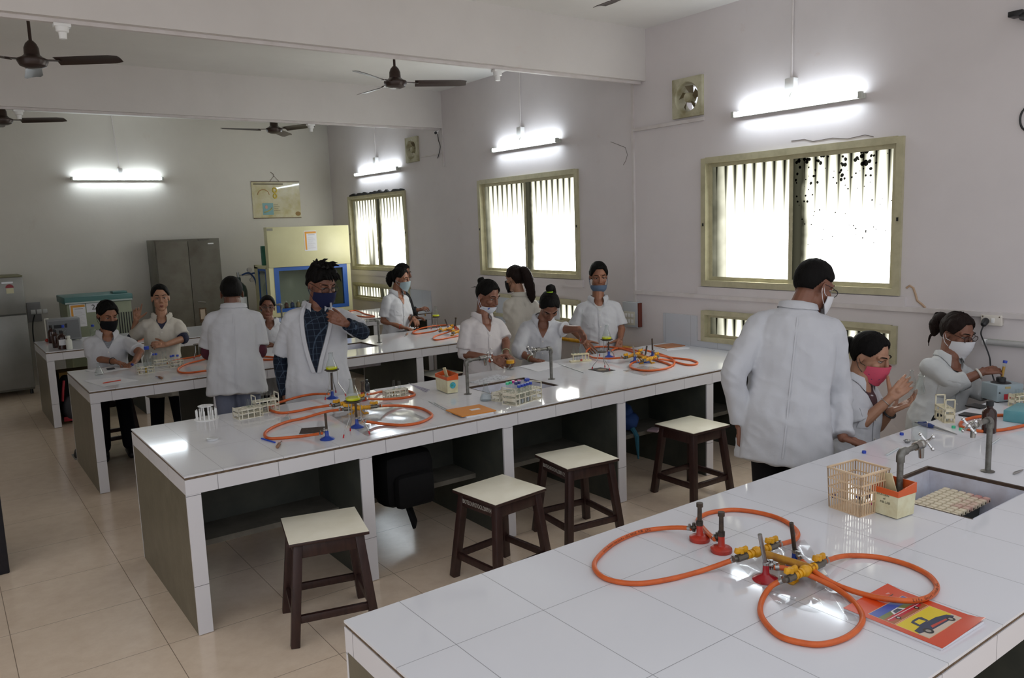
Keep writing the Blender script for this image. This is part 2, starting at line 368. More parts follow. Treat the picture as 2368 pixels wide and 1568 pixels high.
# ================================================================ benches
TOPM = {n: gridm(f'bench_tile_{n}', 'DADBE0', '8E8F94', .07, [(0, .3, .18), (1, .4365, BENCH[n][1]-.324)], .0011, dirt_shade=None, bump=.012) for n in BENCH}
FASC = gridm('fascia_tile', 'D6D5D9', '807F83', .14, [(0, .3, .15), (1, .4365, .34)], .0014)
LEGT = gridm('leg_tile', 'D6D5D9', '807F83', .14, [(2, .45, .25)], .0016)
STONE = pm('kota_stone', '5E5847', .38, var='6A6352', vs=9, bump=.08, bs=30); STONE_SHADED = pm('kota_stone_shaded', '3E413C', .5, var='4A4C44', vs=7)  # inner stone painted darker for the shade under the bench
LABELS = {1: 'white tiled lab bench nearest the camera, with four burners and a car notebook', 2: 'white tiled lab bench in the middle with wooden stools along its near side',
          3: 'white tiled lab bench behind the plaid-shirted man, third from the camera', 4: 'farthest white tiled lab bench, brown reagent bottles on its left end'}
HX0, HX1, HY0, HY1 = 2.10, 2.615, .40, .82
LEGX = [(0, .068), (.893, .963), (1.839, 1.909), (2.79, 2.86), (3.695, 3.765), (XW-.08, XW-.012)]
for n, (yf, yb) in BENCH.items():
    t = thing('lab_bench', LABELS[n], 'lab bench', (0, yf, 0)); D = yb-yf; X1 = XW-.012
    mb = MB()   # worktop with the sink opening
    for lo, hi in (((0, 0), (HX0, D)), ((HX1, 0), (X1, D)), ((HX0, 0), (HX1, HY0)), ((HX0, HY1), (HX1, D))): mb.box((*lo, H-.008), (*hi, H))
    mb.build('worktop', TOPM[n], t)
    mb = MB()
    for lo, hi in (((.003, .003), (HX0-.012, D-.003)), ((HX1+.012, .003), (X1, D-.003)), ((HX0-.012, .003), (HX1+.012, HY0-.012)), ((HX0-.012, HY1+.012), (HX1+.012, D-.003))): mb.box((*lo, H-.02), (*hi, H-.0081))
    mb.build('mortar_edge', BROWN, t)
    mb = MB().box((0, 0, H-TS), (X1, .02, H-.0195)).box((0, D-.02, H-TS), (X1, D, H-.0195)).box((0, .02, H-TS), (.02, D-.02, H-.0195))
    mb.build('fascia', FASC, t)
    MB().box((.021, .021, H-TS+.004), (HX0-.013, D-.021, H-.0201)).box((HX1+.013, .021, H-TS+.004), (X1, D-.021, H-.0201)).build('underside', STONE_SHADED, t)
    for k, (a, b) in enumerate(LEGX):
        MB().box((a+.001, .012, 0), (b-.001, D-.012, H-TS)).build('end_panel' if k == 0 else 'partition', STONE if k == 0 else STONE_SHADED, t)
        MB().box((a, 0, .004), (b, .0119, H-TS-.0005)).build('leg_tile', LEGT, t)
        MB().box((a, D-.0119, .004), (b, D, H-TS-.0005)).build('leg_tile', LEGT, t)
    if n < 3:
        for k in range(5):
            a, b = LEGX[k][1], LEGX[k+1][0]
            MB().box((a, .33, .315), (b, D-.33, .345)).build('shelf', pm('shelf_stone', '6E6A60', .6, var='57534A'), t)
            MB().box((a, D/2-.012, .345), (b, D/2+.012, H-TS)).build('back_board', STONE_SHADED, t)
    # sink basin
    sk = thing('sink', {1: 'white ceramic sink with stained grating sunk into the nearest bench', 2: 'white sink with dark wooden edge sunk into the middle bench', 3: 'white sink sunk into the third bench behind the plaid-shirted man', 4: 'white sink sunk into the farthest bench'}[n], 'sink', (0, yf, 0))
    a, b, c, d = HX0+.004, HX1-.004, HY0+.004, HY1-.004; i = .035; zb = .62
    mb = MB(); CER = pm('sink_ceramic', 'CDD0DC', .15, var='B8B4BC', vs=9)
    top = [(a, c, H-.016), (b, c, H-.016), (b, d, H-.016), (a, d, H-.016)]; rim = [(a+.014, c+.014, H-.012), (b-.014, c+.014, H-.012), (b-.014, d-.014, H-.012), (a+.014, d-.014, H-.012)]
    bot = [(a+i, c+i, zb), (b-i, c+i, zb), (b-i, d-i, zb), (a+i, d-i, zb)]; out = [(x, y, zb-.012) for x, y in ((a, c), (b, c), (b, d), (a, d))]
    vs_ = top+rim+bot+out; fs_ = []
    for r0, r1 in ((0, 4), (4, 8), (0, 12)): fs_ += [(r0+k, r0+(k+1) % 4, r1+(k+1) % 4, r1+k) for k in range(4)]
    mb.add(vs_, fs_+[(8, 9, 10, 11), (12, 13, 14, 15)]); mb.build('basin', CER, sk)
    mb = MB()
    EDG = pm('sink_wood_edge', '4A3626', .6, var='2C2018', vs=25)
    w_ = .011
    for lo, hi in (((HX0, HY1-w_), (HX1, HY1)), ((HX0, HY0), (HX0+w_, HY1-w_)), ((HX1-w_, HY0), (HX1, HY1-w_))): mb.box((*lo, H-.016), (*hi, H-.0005))
    mb.build('edge_strip', EDG, sk)
    MB().lathe([(0, zb+.001), (.028, zb+.002), (.03, zb)], 18, T(2.36, .6, 0)).build('drain', STEEL, sk)
# grating of ridged plastic lying on two bars in the nearest sink
yf = BENCH[1][0]
GR = pm('stained_grating', 'D8CDB4', .6, var='B0606A', vs=7, vt=(.55, .75)); g = thing('sink_grating', 'stained cream plastic grid lying in the nearest sink', 'sink grid', (2.345, yf+.62, .725), 0)
mb = MB()
for i in range(12):
    for j in range(6): mb.box((-.2+i*.034, -.095+j*.032, 0), (-.2+i*.034+.028, -.095+j*.032+.026, .02), bev=.004)
for j in range(6): mb.box((-.2, -.087+j*.032, .004), (.205, -.077+j*.032, .012))
for i in range(12): mb.box((-.19+i*.034, -.095, .004), (-.181+i*.034, .09, .012))
o = mb.build('grid', GR, g)
b_ = thing('support_bar', 'dark wooden bars under the cream grid in the nearest sink', 'bar', (2.345, yf+.62, .7249))
for yy in (-.06, .03): MB().box((-.20, yy, -.022), (.245, yy+.022, 0)).build('bar', pm('bar_wood', '3A211A', .6), b_)
# taps
def tap(label, x, y, s):
    t = thing('bench_tap', label, 'tap', (x, y, H), 0 if s > 0 else pi)
    h = .228; MB().lathe([(.026, 0), (.028, .003), (.018, .006), (.012, .008)], 14).build('flange', GALV, t)
    p = MB().cyl((0, 0, .004), (0, 0, h-.02), .0115); p.tube(smooth_path([(0, 0, h-.035), (0, 0, h-.012), (.012, 0, h), (.035, 0, h+.001)], 4), .0155, 14)
    p.cyl((.02, 0, h), (.115, 0, h+.003), .0105); p.build('pipe', GALV, t)
    c = MB().cyl((.105, 0, h+.003), (.135, 0, h+.004), .0165, n=8); c.cyl((.13, 0, h+.004), (.168, 0, h+.005), .0125); c.sph((.15, 0, h+.004), .018)
    c.tube([(.15, 0, h), (.152, 0, h-.03), (.154, 0, h-.05)], [.011, .0105, .0095], 12); c.build('valve_body', pm('worn_chrome', '9A9892', .25, 1), t)
    hd = MB().cyl((.165, 0, h+.005), (.192, 0, h+.006), .008)
    for k in range(4):
        a = pi/4+k*pi/2; q = (.19, .034*cos(a), h+.006+.034*sin(a)); hd.cyl((.19, 0, h+.006), q, .005); hd.sph(q, .008, 10, 6)
    hd.sph((.193, 0, h+.006), .010); hd.build('cross_handle', CHROME, t)
TL = {1: ('nearest bench', ), 2: ('middle bench', ), 3: ('third bench', ), 4: ('farthest bench', )}
for n in BENCH:
    yf = BENCH[n][0]
    tap(f'galvanised bench tap with cross handle, on the window side of the {TL[n][0]} sink', 2.712, yf+.612, -1)
    if n != 4: tap(f'galvanised bench tap with cross handle, on the left side of the {TL[n][0]} sink', 1.985, yf+.612, 1)
# ================================================================ lamps and fans
TUBE = emis('lit_tube', 'ECF7FF', TUBE_E); LAMPW = pm('lamp_housing', 'B8BAB2', .5)
def tube_lamp(label, a, b, rod_top, wall_n, boxp):
    a, b = V(a), V(b); m = (a+b)/2; t = thing('tube_light', label, 'tube light', m); d = (b-a); L = d.length; u = d/L; n = V(wall_n)
    q = lambda s, o, z: u*s+n*o+V((0, 0, z))
    MB().bar(q(-L/2, 0, 0), q(L/2, 0, 0), .03, .036, bev=.004).build('batten', LAMPW, t)
    MB().cyl(q(-L/2+.03, .036, .008), q(L/2-.03, .036, .008), .0135).build('tube', TUBE, t)
    for s in (-1, 1): MB().bar(q(s*(L/2-.03), .033, .004), q(s*L/2, .033, .004), .034, .046, bev=.004).build('lamp_holder', LAMPW, t)
    c = V(boxp)-m; MB().box(tuple(c-V((.03, .04, .05))), tuple(c+V((.03, .04, .05))), bev=.006).build('ballast_box', WHITE, t)
    MB().tube(smooth_path([c+V((0, 0, -.05)), c+V((0, 0, -.09))+n*.02, c*.3+V((0, 0, .03))+n*.01, q(0, .01, .02)], 4), .004, 6).build('cable', LAMPW, t)
    MB().cyl(c+V((0, 0, .04)), V(rod_top)-m, .007).build('conduit', TRUNK, t)
tube_lamp('lit tube light on the back wall above the grey equipment', (.80, YC-.035, 2.757), (1.99, YC-.035, 2.763), (1.39, YC-.02, ZC), (0, -1, 0), (1.43, YC-.025, 2.86))
for lab, y0, y1, z, by in (('lit tube light above the farthest tall window', 7.52, 6.13, 2.768, 6.86), ('lit tube light above the middle tall window', 3.84, 2.64, 2.782, 3.33), ('lit tube light above the nearest tall window', .43, -.69, 2.738, -.09)):
    tube_lamp(lab, (XW-.035, y0, z), (XW-.035, y1, z-.006), (XW-.02, by, ZC), (-1, 0, 0), (XW-.025, by, z+.16))
FANM = pm('fan_brown', '3B2C26', .35, .2)
def ceiling_fan(label, x, y, z, a0, R=.62):
    t = thing('ceiling_fan', label, 'ceiling fan', (x, y, z))
    MB().lathe([(.001, -.062), (.05, -.06), (.085, -.045), (.1, -.015), (.098, .0), (.07, .012), (.05, .03), (.048, .075), (.036, .105), (.022, .12), (.018, .125)], 28).build('motor', FANM, t)
    MB().cyl((0, 0, .11), (0, 0, ZC-z-.05), .011).build('rod', FANM, t)
    MB().lathe([(.012, ZC-z-.09), (.025, ZC-z-.08), (.048, ZC-z-.02), (.05, ZC-z)], 18).build('canopy', FANM, t)
    for k in range(3):
        a = a0+k*2*pi/3; M = RZ(a)
        bl = MB(); n = 9; vs = []; W = .062
        for i in range(n):
            s = i/(n-1); r = .17+s*(R-.17); wd = W*(.8+.25*s)*(1 if i < n-1 else .72); tw = -.34*(1-.4*s); zz = -.018
            for sgn in (-1, -.33, .33, 1): vs.append((r, sgn*wd, zz+sgn*wd*tw+.006*(1-sgn*sgn)))
        m2 = len(vs); vs2 = vs+[(p[0], p[1], p[2]-.003) for p in vs]; fs = []
        for i in range(n-1):
            for j in range(3): fs += [(i*4+j, (i+1)*4+j, (i+1)*4+j+1, i*4+j+1), (m2+i*4+j, m2+i*4+j+1, m2+(i+1)*4+j+1, m2+(i+1)*4+j)]
            fs += [(i*4, m2+i*4, m2+(i+1)*4, (i+1)*4), (i*4+3, (i+1)*4+3, m2+(i+1)*4+3, m2+i*4+3)]
        e = (n-1)*4; fs += [(0, 1, m2+1, m2), (1, 2, m2+2, m2+1), (2, 3, m2+3, m2+2), (e, m2+e, m2+e+1, e+1), (e+1, m2+e+1, m2+e+2, e+2), (e+2, m2+e+2, m2+e+3, e+3)]
        bl.add(vs2, fs, True, M); bl.bar(M @ V((.07, 0, -.01)), M @ V((.2, 0, -.018)), .045, .006); bl.build('blade', FANM, t)
def fan_at(label, px, py, z, a0): p = P(px, py, z=z); ceiling_fan(label, p.x, p.y, z, a0)
fan_at('dark ceiling fan at upper left beyond the nearer beam', 75, 137, 3.2, radians(-36))
fan_at('dark ceiling fan in the middle between the two beams', 914, 188, 3.2, radians(-27))
fan_at('dark ceiling fan at the left edge beyond the farther beam', 5, 275, 3.2, radians(-30))
fan_at('dark ceiling fan beyond the farther beam above the hanging chart', 634, 297, 3.2, radians(54))
fan_at('dark ceiling fan cut by the top edge in front of the nearer beam', 1555, -62, 3.2, radians(85.7))
# lamp sockets along the beams
for lab, px, py, y in (('white lamp socket on the nearer beam, left end', 142, 52, 1.52), ('white lamp socket on the nearer beam, near the window wall', 1150, 152, 1.52), ('white lamp socket on the farther beam, left end', 43, 258, 5.07), ('white lamp socket on the farther beam beside the fan', 718, 286, 5.07)):
    p = P(px, py, y=y); t = thing('lamp_socket', lab, 'lamp socket', (p.x, y, ZB-.022))
    MB().box((-.045, -.03, -.02), (.045, .03, 0), bev=.004).build('base', WHITE, t)
    MB().lathe([(.0, -.085), (.02, -.085), (.022, -.05), (.034, -.045), (.036, -.02), (.036, -.018)], 18).build('holder', WHITE, t)
# exhaust fans
EXM = pm('exhaust_beige', 'B8B49A', .5, var='8E8664', vs=9)
for lab, yc, zc in (('square beige exhaust fan on the window wall between the two nearer windows', .94, 2.958), ('square beige exhaust fan on the window wall near the farther beam', 5.79, 2.985)):
    t = thing('exhaust_fan', lab, 'exhaust fan', (XW, yc, zc)); R = Matrix(((0, 0, -1, 0), (1, 0, 0, 0), (0, 1, 0, 0), (0, 0, 0, 1)))
    fr = MB(); n = 32; o_ = .165; vs = []
    for k in range(n):
        a = 2*pi*k/n+pi/4; c_, s_ = cos(a), sin(a); m_ = max(abs(c_), abs(s_)); vs += [(o_*c_/m_, o_*s_/m_, 0), (o_*c_/m_, o_*s_/m_, .03), (.13*c_, .13*s_, .035), (.115*c_, .115*s_, .012), (.112*c_, .112*s_, -.09)]
    fs = []
    for k in range(n):
        k2 = (k+1) % n; fs += [(k*5+j, k2*5+j, k2*5+j+1, k*5+j+1) for j in range(4)]
    fr.add(vs, fs, True, R); fr.build('frame', EXM, t)
    MB().lathe([(.0, .03), (.036, .028), (.042, .015), (.042, -.05)], 20, R).build('hub', EXM, t)
    bl = MB()
    for k in range(5):
        a = k*2*pi/5+.3; bl.add([(.04*cos(a), .04*sin(a), .0), (.105*cos(a-.35), .105*sin(a-.35), .012), (.107*cos(a+.25), .107*sin(a+.25), -.025), (.04*cos(a+.7), .04*sin(a+.7), -.03)], [(0, 1, 2, 3)], False, R)
    bl.build('blades', pm('fan_blade_grime', '6B5F44', .5), t)
# dark cupboard at the left edge
single('metal_cupboard', MB().box((-.62, 0, 0), (0, .5, 1.75), bev=.008), pm('dark_blue_metal', '14151F', .45), 'dark metal cupboard cut off by the left edge of the photo', 'cupboard', (0, 0, 0)).location = (-.675, 1.507, 0)
# ================================================================ bench-top equipment
def seg_len(pts): return sum((pts[i+1]-pts[i]).length for i in range(len(pts)-1))
INK = pm('black_ink', '20150F', .6)
def hose(label, pts, group=None, prt=None, r=.0082, clamps=(1, 1), hz=H):
    w = [P(q[0], q[1], z=hz+r+(q[2] if len(q) > 2 else 0)) for q in pts]; path = smooth_path(w, 7)
    t = thing('gas_hose', label, 'gas hose', w[0], 0, group); o = w[0]
    MB().tube([p-o for p in path], r, 12).build('rubber_tube', ORANGE, t)
    for k, e in enumerate((path[0:3], path[-1:-4:-1])):
        if clamps[k]:
            a, b = e[0]-o, e[2]-o; d = (b-a).normalized()
            c = MB().tube([a+d*.004, a+d*.016], r*1.12, 12); c.box((-.003, -.003, 0), (.003, .003, .008), T(a+d*.01+V((0, 0, r)))); c.build('hose_clamp', STEEL, t)
    if prt:
        s, f0, size = prt[:3]; path = path[::-1] if len(prt) > 3 else path; L = seg_len(path); pos = f0*L; mb = MB(); acc = 0; dense = []
        for i in range(len(path)-1): dense.append((acc, path[i], path[i+1])); acc += (path[i+1]-path[i]).length
        up = (CAM-path[len(path)//2]).normalized()
        for ch in s:
            if ch != ' ':
                for a0, p, q in dense:
                    l = (q-p).length
                    if a0 <= pos < a0+l:
                        d = (q-p)/l; c = p+d*(pos-a0)
                        n = (up-d*up.dot(d)).normalized(); y = n.cross(d); M = Matrix(((d.x, y.x, n.x, c.x-o.x), (d.y, y.y, n.y, c.y-o.y), (d.z, y.z, n.z, c.z-o.z), (0, 0, 0, 1)))
                        cu = bpy.data.curves.new('t', 'FONT'); cu.body = ch; cu.size = size; cu.align_x = 'CENTER'; cu.align_y = 'CENTER'; cu.resolution_u = 1
                        ob = bpy.data.objects.new('t', cu); COL.objects.link(ob); me = bpy.data.meshes.new_from_object(ob.evaluated_get(bpy.context.evaluated_depsgraph_get()))
                        mb.add([tuple(M @ (v.co+V((0, 0, r+.0009-6*v.co.y**2*8)))) for v in me.vertices], [tuple(pp.vertices) for pp in me.polygons])
                        bpy.data.objects.remove(ob); bpy.data.meshes.remove(me); break
            pos += size*.62
        mb.build('printed_text', INK, t, ang=0)
    return t
def burner(label, base, top, col, kind='flared', hose_to=None, group=None, h=None, lean=None, tube=None):
    b = P(*base); z = P(top[0], top[1], y=b.y)
    h = h or max(.09, z.z-H); ln = V((z.x-b.x, 0, 0)) if lean is None else V(lean)
    t = thing('bunsen_burner', label, 'bunsen burner', b, 0, group); tm = tube or DARKMET
    if kind == 'round':
        MB().lathe([(.0, 0), (.034, 0), (.036, .003), (.036, .013), (.031, .017), (.014, .021), (.0115, .026), (.011, .058), (.0, .058)], 26).build('base', col, t)
        s = MB().tube([(0, 0, .058), ln+V((0, 0, h-.012))], [.0085, .0075], 14); s.tube([ln+V((0, 0, h-.014)), ln+V((0, 0, h))], .0115, 14); s.cyl((0, 0, .056), (0, 0, .072), .012); s.build('burner_tube', tm, t)
        va = MB()
    else:
        MB().lathe([(.0, 0), (.04, 0), (.041, .002), (.034, .008), (.014, .017), (.0105, .024), (.0095, .05), (.0, .05)], 26).build('base', col, t)
        s = MB().tube([(0, 0, .05), V((0, 0, .052))+ln*.05, ln+V((0, 0, h))], [.0068, .0068, .0068], 12); s.build('burner_tube', tm, t)
        MB().lathe([(.0, .049), (.0105, .049), (.0105, .058), (.008, .06)], 14).build('collar', STEEL, t)
        va = MB()
    d = V((1, 0, 0))
    if hose_to: q = P(*hose_to); d = V((q.x-b.x, q.y-b.y, 0)).normalized()
    z0 = .045
    va.cyl(d*.008+V((0, 0, z0)), d*.034+V((0, 0, z0)), .0055); va.cyl(d*.02+V((0, 0, z0-.014)), d*.02+V((0, 0, z0+.016)), .006); va.sph(d*.02+V((0, 0, z0)), .0095)
    va.build('gas_valve', pm('burner_valve', '4A443C', .4, .8) if kind == 'round' else STEEL, t)
    return t
def manifold(label, A, B, S, hoses_dirs=None, zz=.045):
    """two cross pipes A, B (pixel pairs) joined by a stem S"""
    w = lambda q: P(q[0], q[1], z=H+zz); c = w(S[0]); c = V(((w(A[0])+w(B[1]))/2)[:2]+(H,)); t = thing('gas_manifold', label, 'gas manifold', c)
    l = lambda q: w(q)-c
    st = MB(); a, b = l(S[0]), l(S[1]); st.cyl(a, b, .0125); st.build('stem_pipe', pm('rusty_yellow_pipe', 'B9862A', .5, .2, var='8C5A2C', vs=25), t)
    for pr in (A, B):
        p, q = l(pr[0]), l(pr[1]); d = (q-p).normalized(); L = (q-p).length
        mb = MB().cyl(p+d*.02, q-d*.02, .0105)
        k = .03
        while k < L-.03: mb.cyl(p+d*k, p+d*(k+.009), .0135); k += .016
        mb.sph((p+q)/2, .018); mb.build('cross_pipe', YELLOW, t)
        for e, s in ((p, 1), (q, -1)):
            v = MB().cyl(e-d*s*.012, e+d*s*.03, .0125, n=8); v.cyl(e-d*s*.026, e-d*s*.01, .008); v.cyl(e+d*s*.008, e+d*s*.008+V((0, 0, .02)), .007); v.build('valve_body', pm('valve_metal', '6C675E', .4, .7), t)
            n = V((-d.y, d.x, 0)); hd = MB(); o = e+d*s*.008+V((0, 0, .022))
            hd.bar(o-d*.024, o+d*.024, .011, .014, bev=.004); hd.bar(o-d*.024+n*.004+V((0, 0, .004)), o-d*.008, .012, .018, bev=.003); hd.bar(o+d*.024-n*.004+V((0, 0, .004)), o+d*.008, .012, .018, bev=.003); hd.cyl(o-V((0, 0, .008)), o+V((0, 0, .008)), .009); hd.build('valve_handle', YELLOW, t)
    for f, s in ((.3, 1), (.72, -1), (.95, 1)):
        o = a+(b-a)*f; d = (b-a).normalized(); n = V((-d.y, d.x, 0))*s; z = V((0, 0, 1))
        br = MB().bar(o-z*.012, o+n*.02-z*.03, .016, .005); br.bar(o+n*.02-z*.03, o+n*.026-z*(zz-.004), .016, .005); br.bar(o+n*.024-z*(zz-.0035), o+n*.058-z*(zz-.0035), .02, .006, bev=.002); br.cyl(o+n*.045-z*(zz-.005), o+n*.045-z*(zz-.01), .006)
        br.build('bracket', YELLOW, t)
    return t
def flask(label, loc, h=.115, liquid=None, rot=None, group=None, lh=.018, r=None):
    t = thing('conical_flask', label, 'flask', loc, 0, group); r = r or h*.36; rn = h*.13
    prof = [(.0, .002), (r*.93, .001), (r, .008), (r*.97, .016), (rn*1.05, h*.72), (rn, h*.76), (rn, h*.97), (rn*1.25, h*.99), (rn*1.2, h)]
    MB().lathe(prof, 24).build('glass_body', GLASS, t)
    MB().tube([(rn*1.12*cos(2*pi*k/20), rn*1.12*sin(2*pi*k/20), h*.985) for k in range(20)], .0012, 6, True).build('rim', clear_rim, t)
    if liquid: MB().lathe([(.0, .003), (r*.9, .003), (r*.95, .009), (r*.95-(lh-.016)*.55, lh), (.0, lh+.0005)], 24).build('liquid', liquid, t)
    if rot: t.rotation_euler = rot
    return t
clear_rim = clear('glass_rim', 'F2F5F4', 1.2, .05)
def tripod(label, feet, top, r, gauze=True, dark=True, group=None, mesh='round', h=None):
    F = [P(*f) for f in feet]; c = sum(F, V((0, 0, 0)))/len(F)
    z = h or P(top[0], top[1], y=c.y).z; tc = V((c.x, c.y, 0)); tp = P(top[0], top[1], z=z); tc = V((tp.x, tp.y, 0)) if (tp-c).xy.length < .06 else tc
    t = thing('tripod_stand', label, 'tripod', V((tc.x, tc.y, H)), 0, group)
    rg = MB().tube([(r*.8*cos(2*pi*k/24), r*.8*sin(2*pi*k/24), z-H-.005) for k in range(24)], .0035, 6, True); rg.build('ring', DARKMET, t)
    for f in F:
        d = V((f.x-tc.x, f.y-tc.y, 0)); u = d.normalized()
        MB().tube([u*r*.78+V((0, 0, z-H-.006)), u*r*.80+V((0, 0, (z-H)*.5)), d*.9+V((0, 0, .03)), d+V((0, 0, .004))], .0027, 8).build('leg', STEEL, t)
        MB().tube([d*.94+V((0, 0, .018)), d+V((0, 0, 0))], .0042, 8).build('foot_cap', pm('red_rubber', 'B5202A', .5), t)
    if gauze:
        g = thing('wire_gauze', 'dark gauze disc on the '+label, 'wire gauze', V((tc.x, tc.y, z-.001)))
        MB().lathe([(.0, .003), (r*1.06, .003), (r*1.08, .0015), (r*1.06, 0), (0, 0)], 28).build('gauze_disc', pm('burnt_gauze', '453D37', .6, .3, var='6B6055', vs=50), g)
        MB().lathe([(.0, .0036), (r*.55, .0034), (r*.55, .003)], 24).build('ceramic_centre', pm('ceramic_pad', '8F7C68', .8, var='6B5846', vs=60), g)
    return V((tc.x, tc.y, z+.003))
def ttube(label, loc, h=.12, r=.0065, liquid=None, lc=None, cap=None, tilt=(0, 0, 0), group=None, label_band=False):
    t = thing('test_tube', label, 'test tube', loc, 0, group); t.rotation_euler = tilt
    MB().lathe([(.0, .0), (r*.6, .001), (r, r*.9), (r, h-.002), (r*1.18, h-.001), (r*1.18, h)], 14).build('glass', GLASS, t)
    if liquid: MB().lathe([(.0, .001), (r*.55, .002), (r*.86, r), (r*.86, lc or h*.3), (0, lc or h*.3)], 12).build('liquid', liquid, t)
    if cap: MB().lathe([(.0, h+.008), (r*1.25, h+.008), (r*1.35, h+.006), (r*1.35, h-.008), (r*1.1, h-.009)], 14).build('cap', cap, t)
    return t
def rack(label, c, ang, L, W, h, nc, nr, mat=CREAM, levels=(.012, .5, .86), ends='handle', posts=True, cat='test tube rack', hh=.03):
    t = thing('test_tube_rack', label, cat, c, ang); bt = .0028; thin = .0038
    for li, lv in enumerate(levels):
        z = lv*h; mb = MB()
        for i in range(nc+1): x = -L/2+i*L/nc; mb.box((x-thin/2, -W/2, z-bt), (x+thin/2, W/2, z+bt))
        for j in range(nr+1): y = -W/2+j*W/nr; mb.box((-L/2, y-thin/2, z-bt*.99), (L/2, y+thin/2, z+bt*.99))
        if li == 0: mb.box((-L/2, -W/2, 0), (L/2, W/2, .003))
        mb.build('tier', mat, t)
    for s in (-1, 1):
        mb = MB(); x = s*L/2; x0, x1 = x-.0022, x+.0022; zt = h+(hh if ends == 'handle' else 0)
        mb.box((x0, -W/2, 0), (x1, -W/2+.006, zt)).box((x0, W/2-.006, 0), (x1, W/2, zt)).box((x0, -W/2, zt-.007), (x1, W/2, zt)).box((x0, -W/2, h*.3), (x1, W/2, h*.3+.018)).box((x0, -W/2, h*.72), (x1, W/2, h*.9))
        mb.build('end_frame', mat, t)
    if posts:
        for i in range(1, nc, 2):
            for s in (-1, 1): x = -L/2+i*L/nc; MB().box((x-.0025, s*W/2-.003, 0), (x+.0025, s*W/2+.003, h*.88)).build('post', mat, t)
    R = RZ(ang)
    return lambda i, j, z=.004: V(c)+R @ V((-L/2+(i+.5)*L/nc, -W/2+(j+.5)*W/nr, z))
def bottle(label, px, h, r, mat, capm, lab=None, caph=.022, neck=.4, cat='bottle', loc=None, group=None):
    b = loc or P(*px); t = thing('reagent_bottle', label, cat, b, 0, group)
    MB().lathe([(.0, 0), (r*.92, 0), (r, .004), (r, h*.62), (r*.85, h*.7), (r*neck, h*.77), (r*neck, h*.88), (0, h*.88)], 24).build('body', mat, t)
    MB().lathe([(r*neck*1.2, h*.84), (r*neck*1.25, h*.85), (r*neck*1.22, h-.002), (r*neck*1.0, h), (0, h)], 18).build('cap', capm, t)
    if lab: 
        a0 = math.atan2(CAM.y-b.y, CAM.x-b.x); mb = MB(); vs = []; n = 8
        for k in range(n+1): a = a0-.8+1.6*k/n; vs += [((r+.0006)*cos(a), (r+.0006)*sin(a), h*.22), ((r+.0006)*cos(a), (r+.0006)*sin(a), h*.52)]
        mb.add(vs, [(2*k, 2*k+2, 2*k+3, 2*k+1) for k in range(n)], True); mb.build('label', PAPER, t)
    return t
AMBER = pm('amber_glass', '2A120C', .12, var='3A1A10', vs=10); PLW = pm('white_hdpe', 'DADBD2', .4); CAPB = pm('blue_cap', '2440A8', .35); CAPG = pm('green_cap', '3FB98A', .4); CAPP = pm('pink_cap', 'C83C94', .4); CAPD = pm('navy_cap', '252A70', .4)
def sheet(name, label, cat, pts, mat, z=H, bump=.004, th=.0006, n=10, seed=0):
    """limp sheet over four pixel corners"""
    c = [P(*q, z=z) for q in pts]; o = sum(c, V((0, 0, 0)))/4; vs = []; fs = []
    for i in range(n+1):
        for j in range(n+1):
            a, b = i/n, j/n; p = (c[0]*(1-a)+c[1]*a)*(1-b)+(c[3]*(1-a)+c[2]*a)*b-o
            p.z += th+bump*max(0, noise.noise(V((a*4+seed, b*4, seed)))*1.5+.25); vs.append(p)
    m = len(vs); vs += [p-V((0, 0, th)) for p in vs]; k = n+1
    for i in range(n):
        for j in range(n): q = (i*k+j, (i+1)*k+j, (i+1)*k+j+1, i*k+j+1); fs += [q, tuple(m+x for x in q[::-1])]
    for i in range(n):
        for a, b in (((i)*k, (i+1)*k), ((i+1)*k+n, i*k+n), (i+1, i), (n*k+i, n*k+i+1)): fs.append((a, m+a, m+b, b))
    return single(name, MB().add([p+o for p in vs], fs, True), mat, label, cat, V((o.x, o.y, z)))
# ---------------------------------------------------------------- nearest bench
burner('red bunsen burner with thick dark tube, farther of the nearest bench pair', (1618, 1250), (1618, 1163), RED, 'round', (1590, 1246))
burner('red bunsen burner with thick dark tube, closer of the pair on the nearest bench', (1668, 1276), (1668, 1184), RED, 'round', (1640, 1262))
burner('dark red bunsen burner with bare steel tube beside the yellow valves on the nearest bench', (1771, 1341), (1757, 1236), DKRED, 'flared', (1800, 1334), tube=STEEL)
burner('blue bunsen burner behind the yellow manifold on the nearest bench', (1838, 1312), (1830, 1209), BLUE, 'flared', (1858, 1324))
manifold('yellow gas manifold with four valves on the nearest bench', ((1710, 1290), (1788, 1263)), ((1897, 1304), (1825, 1337)), ((1772, 1282), (1882, 1316)))
hose('orange gas hose looping far left on the nearest bench', [(1600, 1222, .03), (1568, 1220, .02), (1530, 1222, .005), (1480, 1230), (1425, 1253), (1388, 1283), (1374, 1308), (1390, 1332), (1430, 1346), (1485, 1349), (1550, 1339), (1620, 1321), (1700, 1293, .03)], prt=('Life Guard Suraksha LPG HOSE FOR LPG', .60, .0125, 1))
hose('orange gas hose looping behind the two red burners', [(1653, 1247, .03), (1636, 1232, .012), (1622, 1216), (1614, 1201), (1634, 1188), (1662, 1182), (1697, 1179), (1740, 1183), (1785, 1193), (1820, 1208), (1844, 1230), (1838, 1248, .01), (1800, 1260, .035)])
hose('orange gas hose making the nearest round loop by the car notebook', [(1789, 1312, .03), (1815, 1314, .03), (1845, 1321, .03), (1884, 1336, .02), (1935, 1362, .008), (1974, 1392), (1994, 1424), (1988, 1449), (1959, 1473), (1914, 1488), (1869, 1489), (1809, 1474), (1774, 1445), (1758, 1414), (1765, 1382), (1785, 1355, .01), (1813, 1340, .03)])
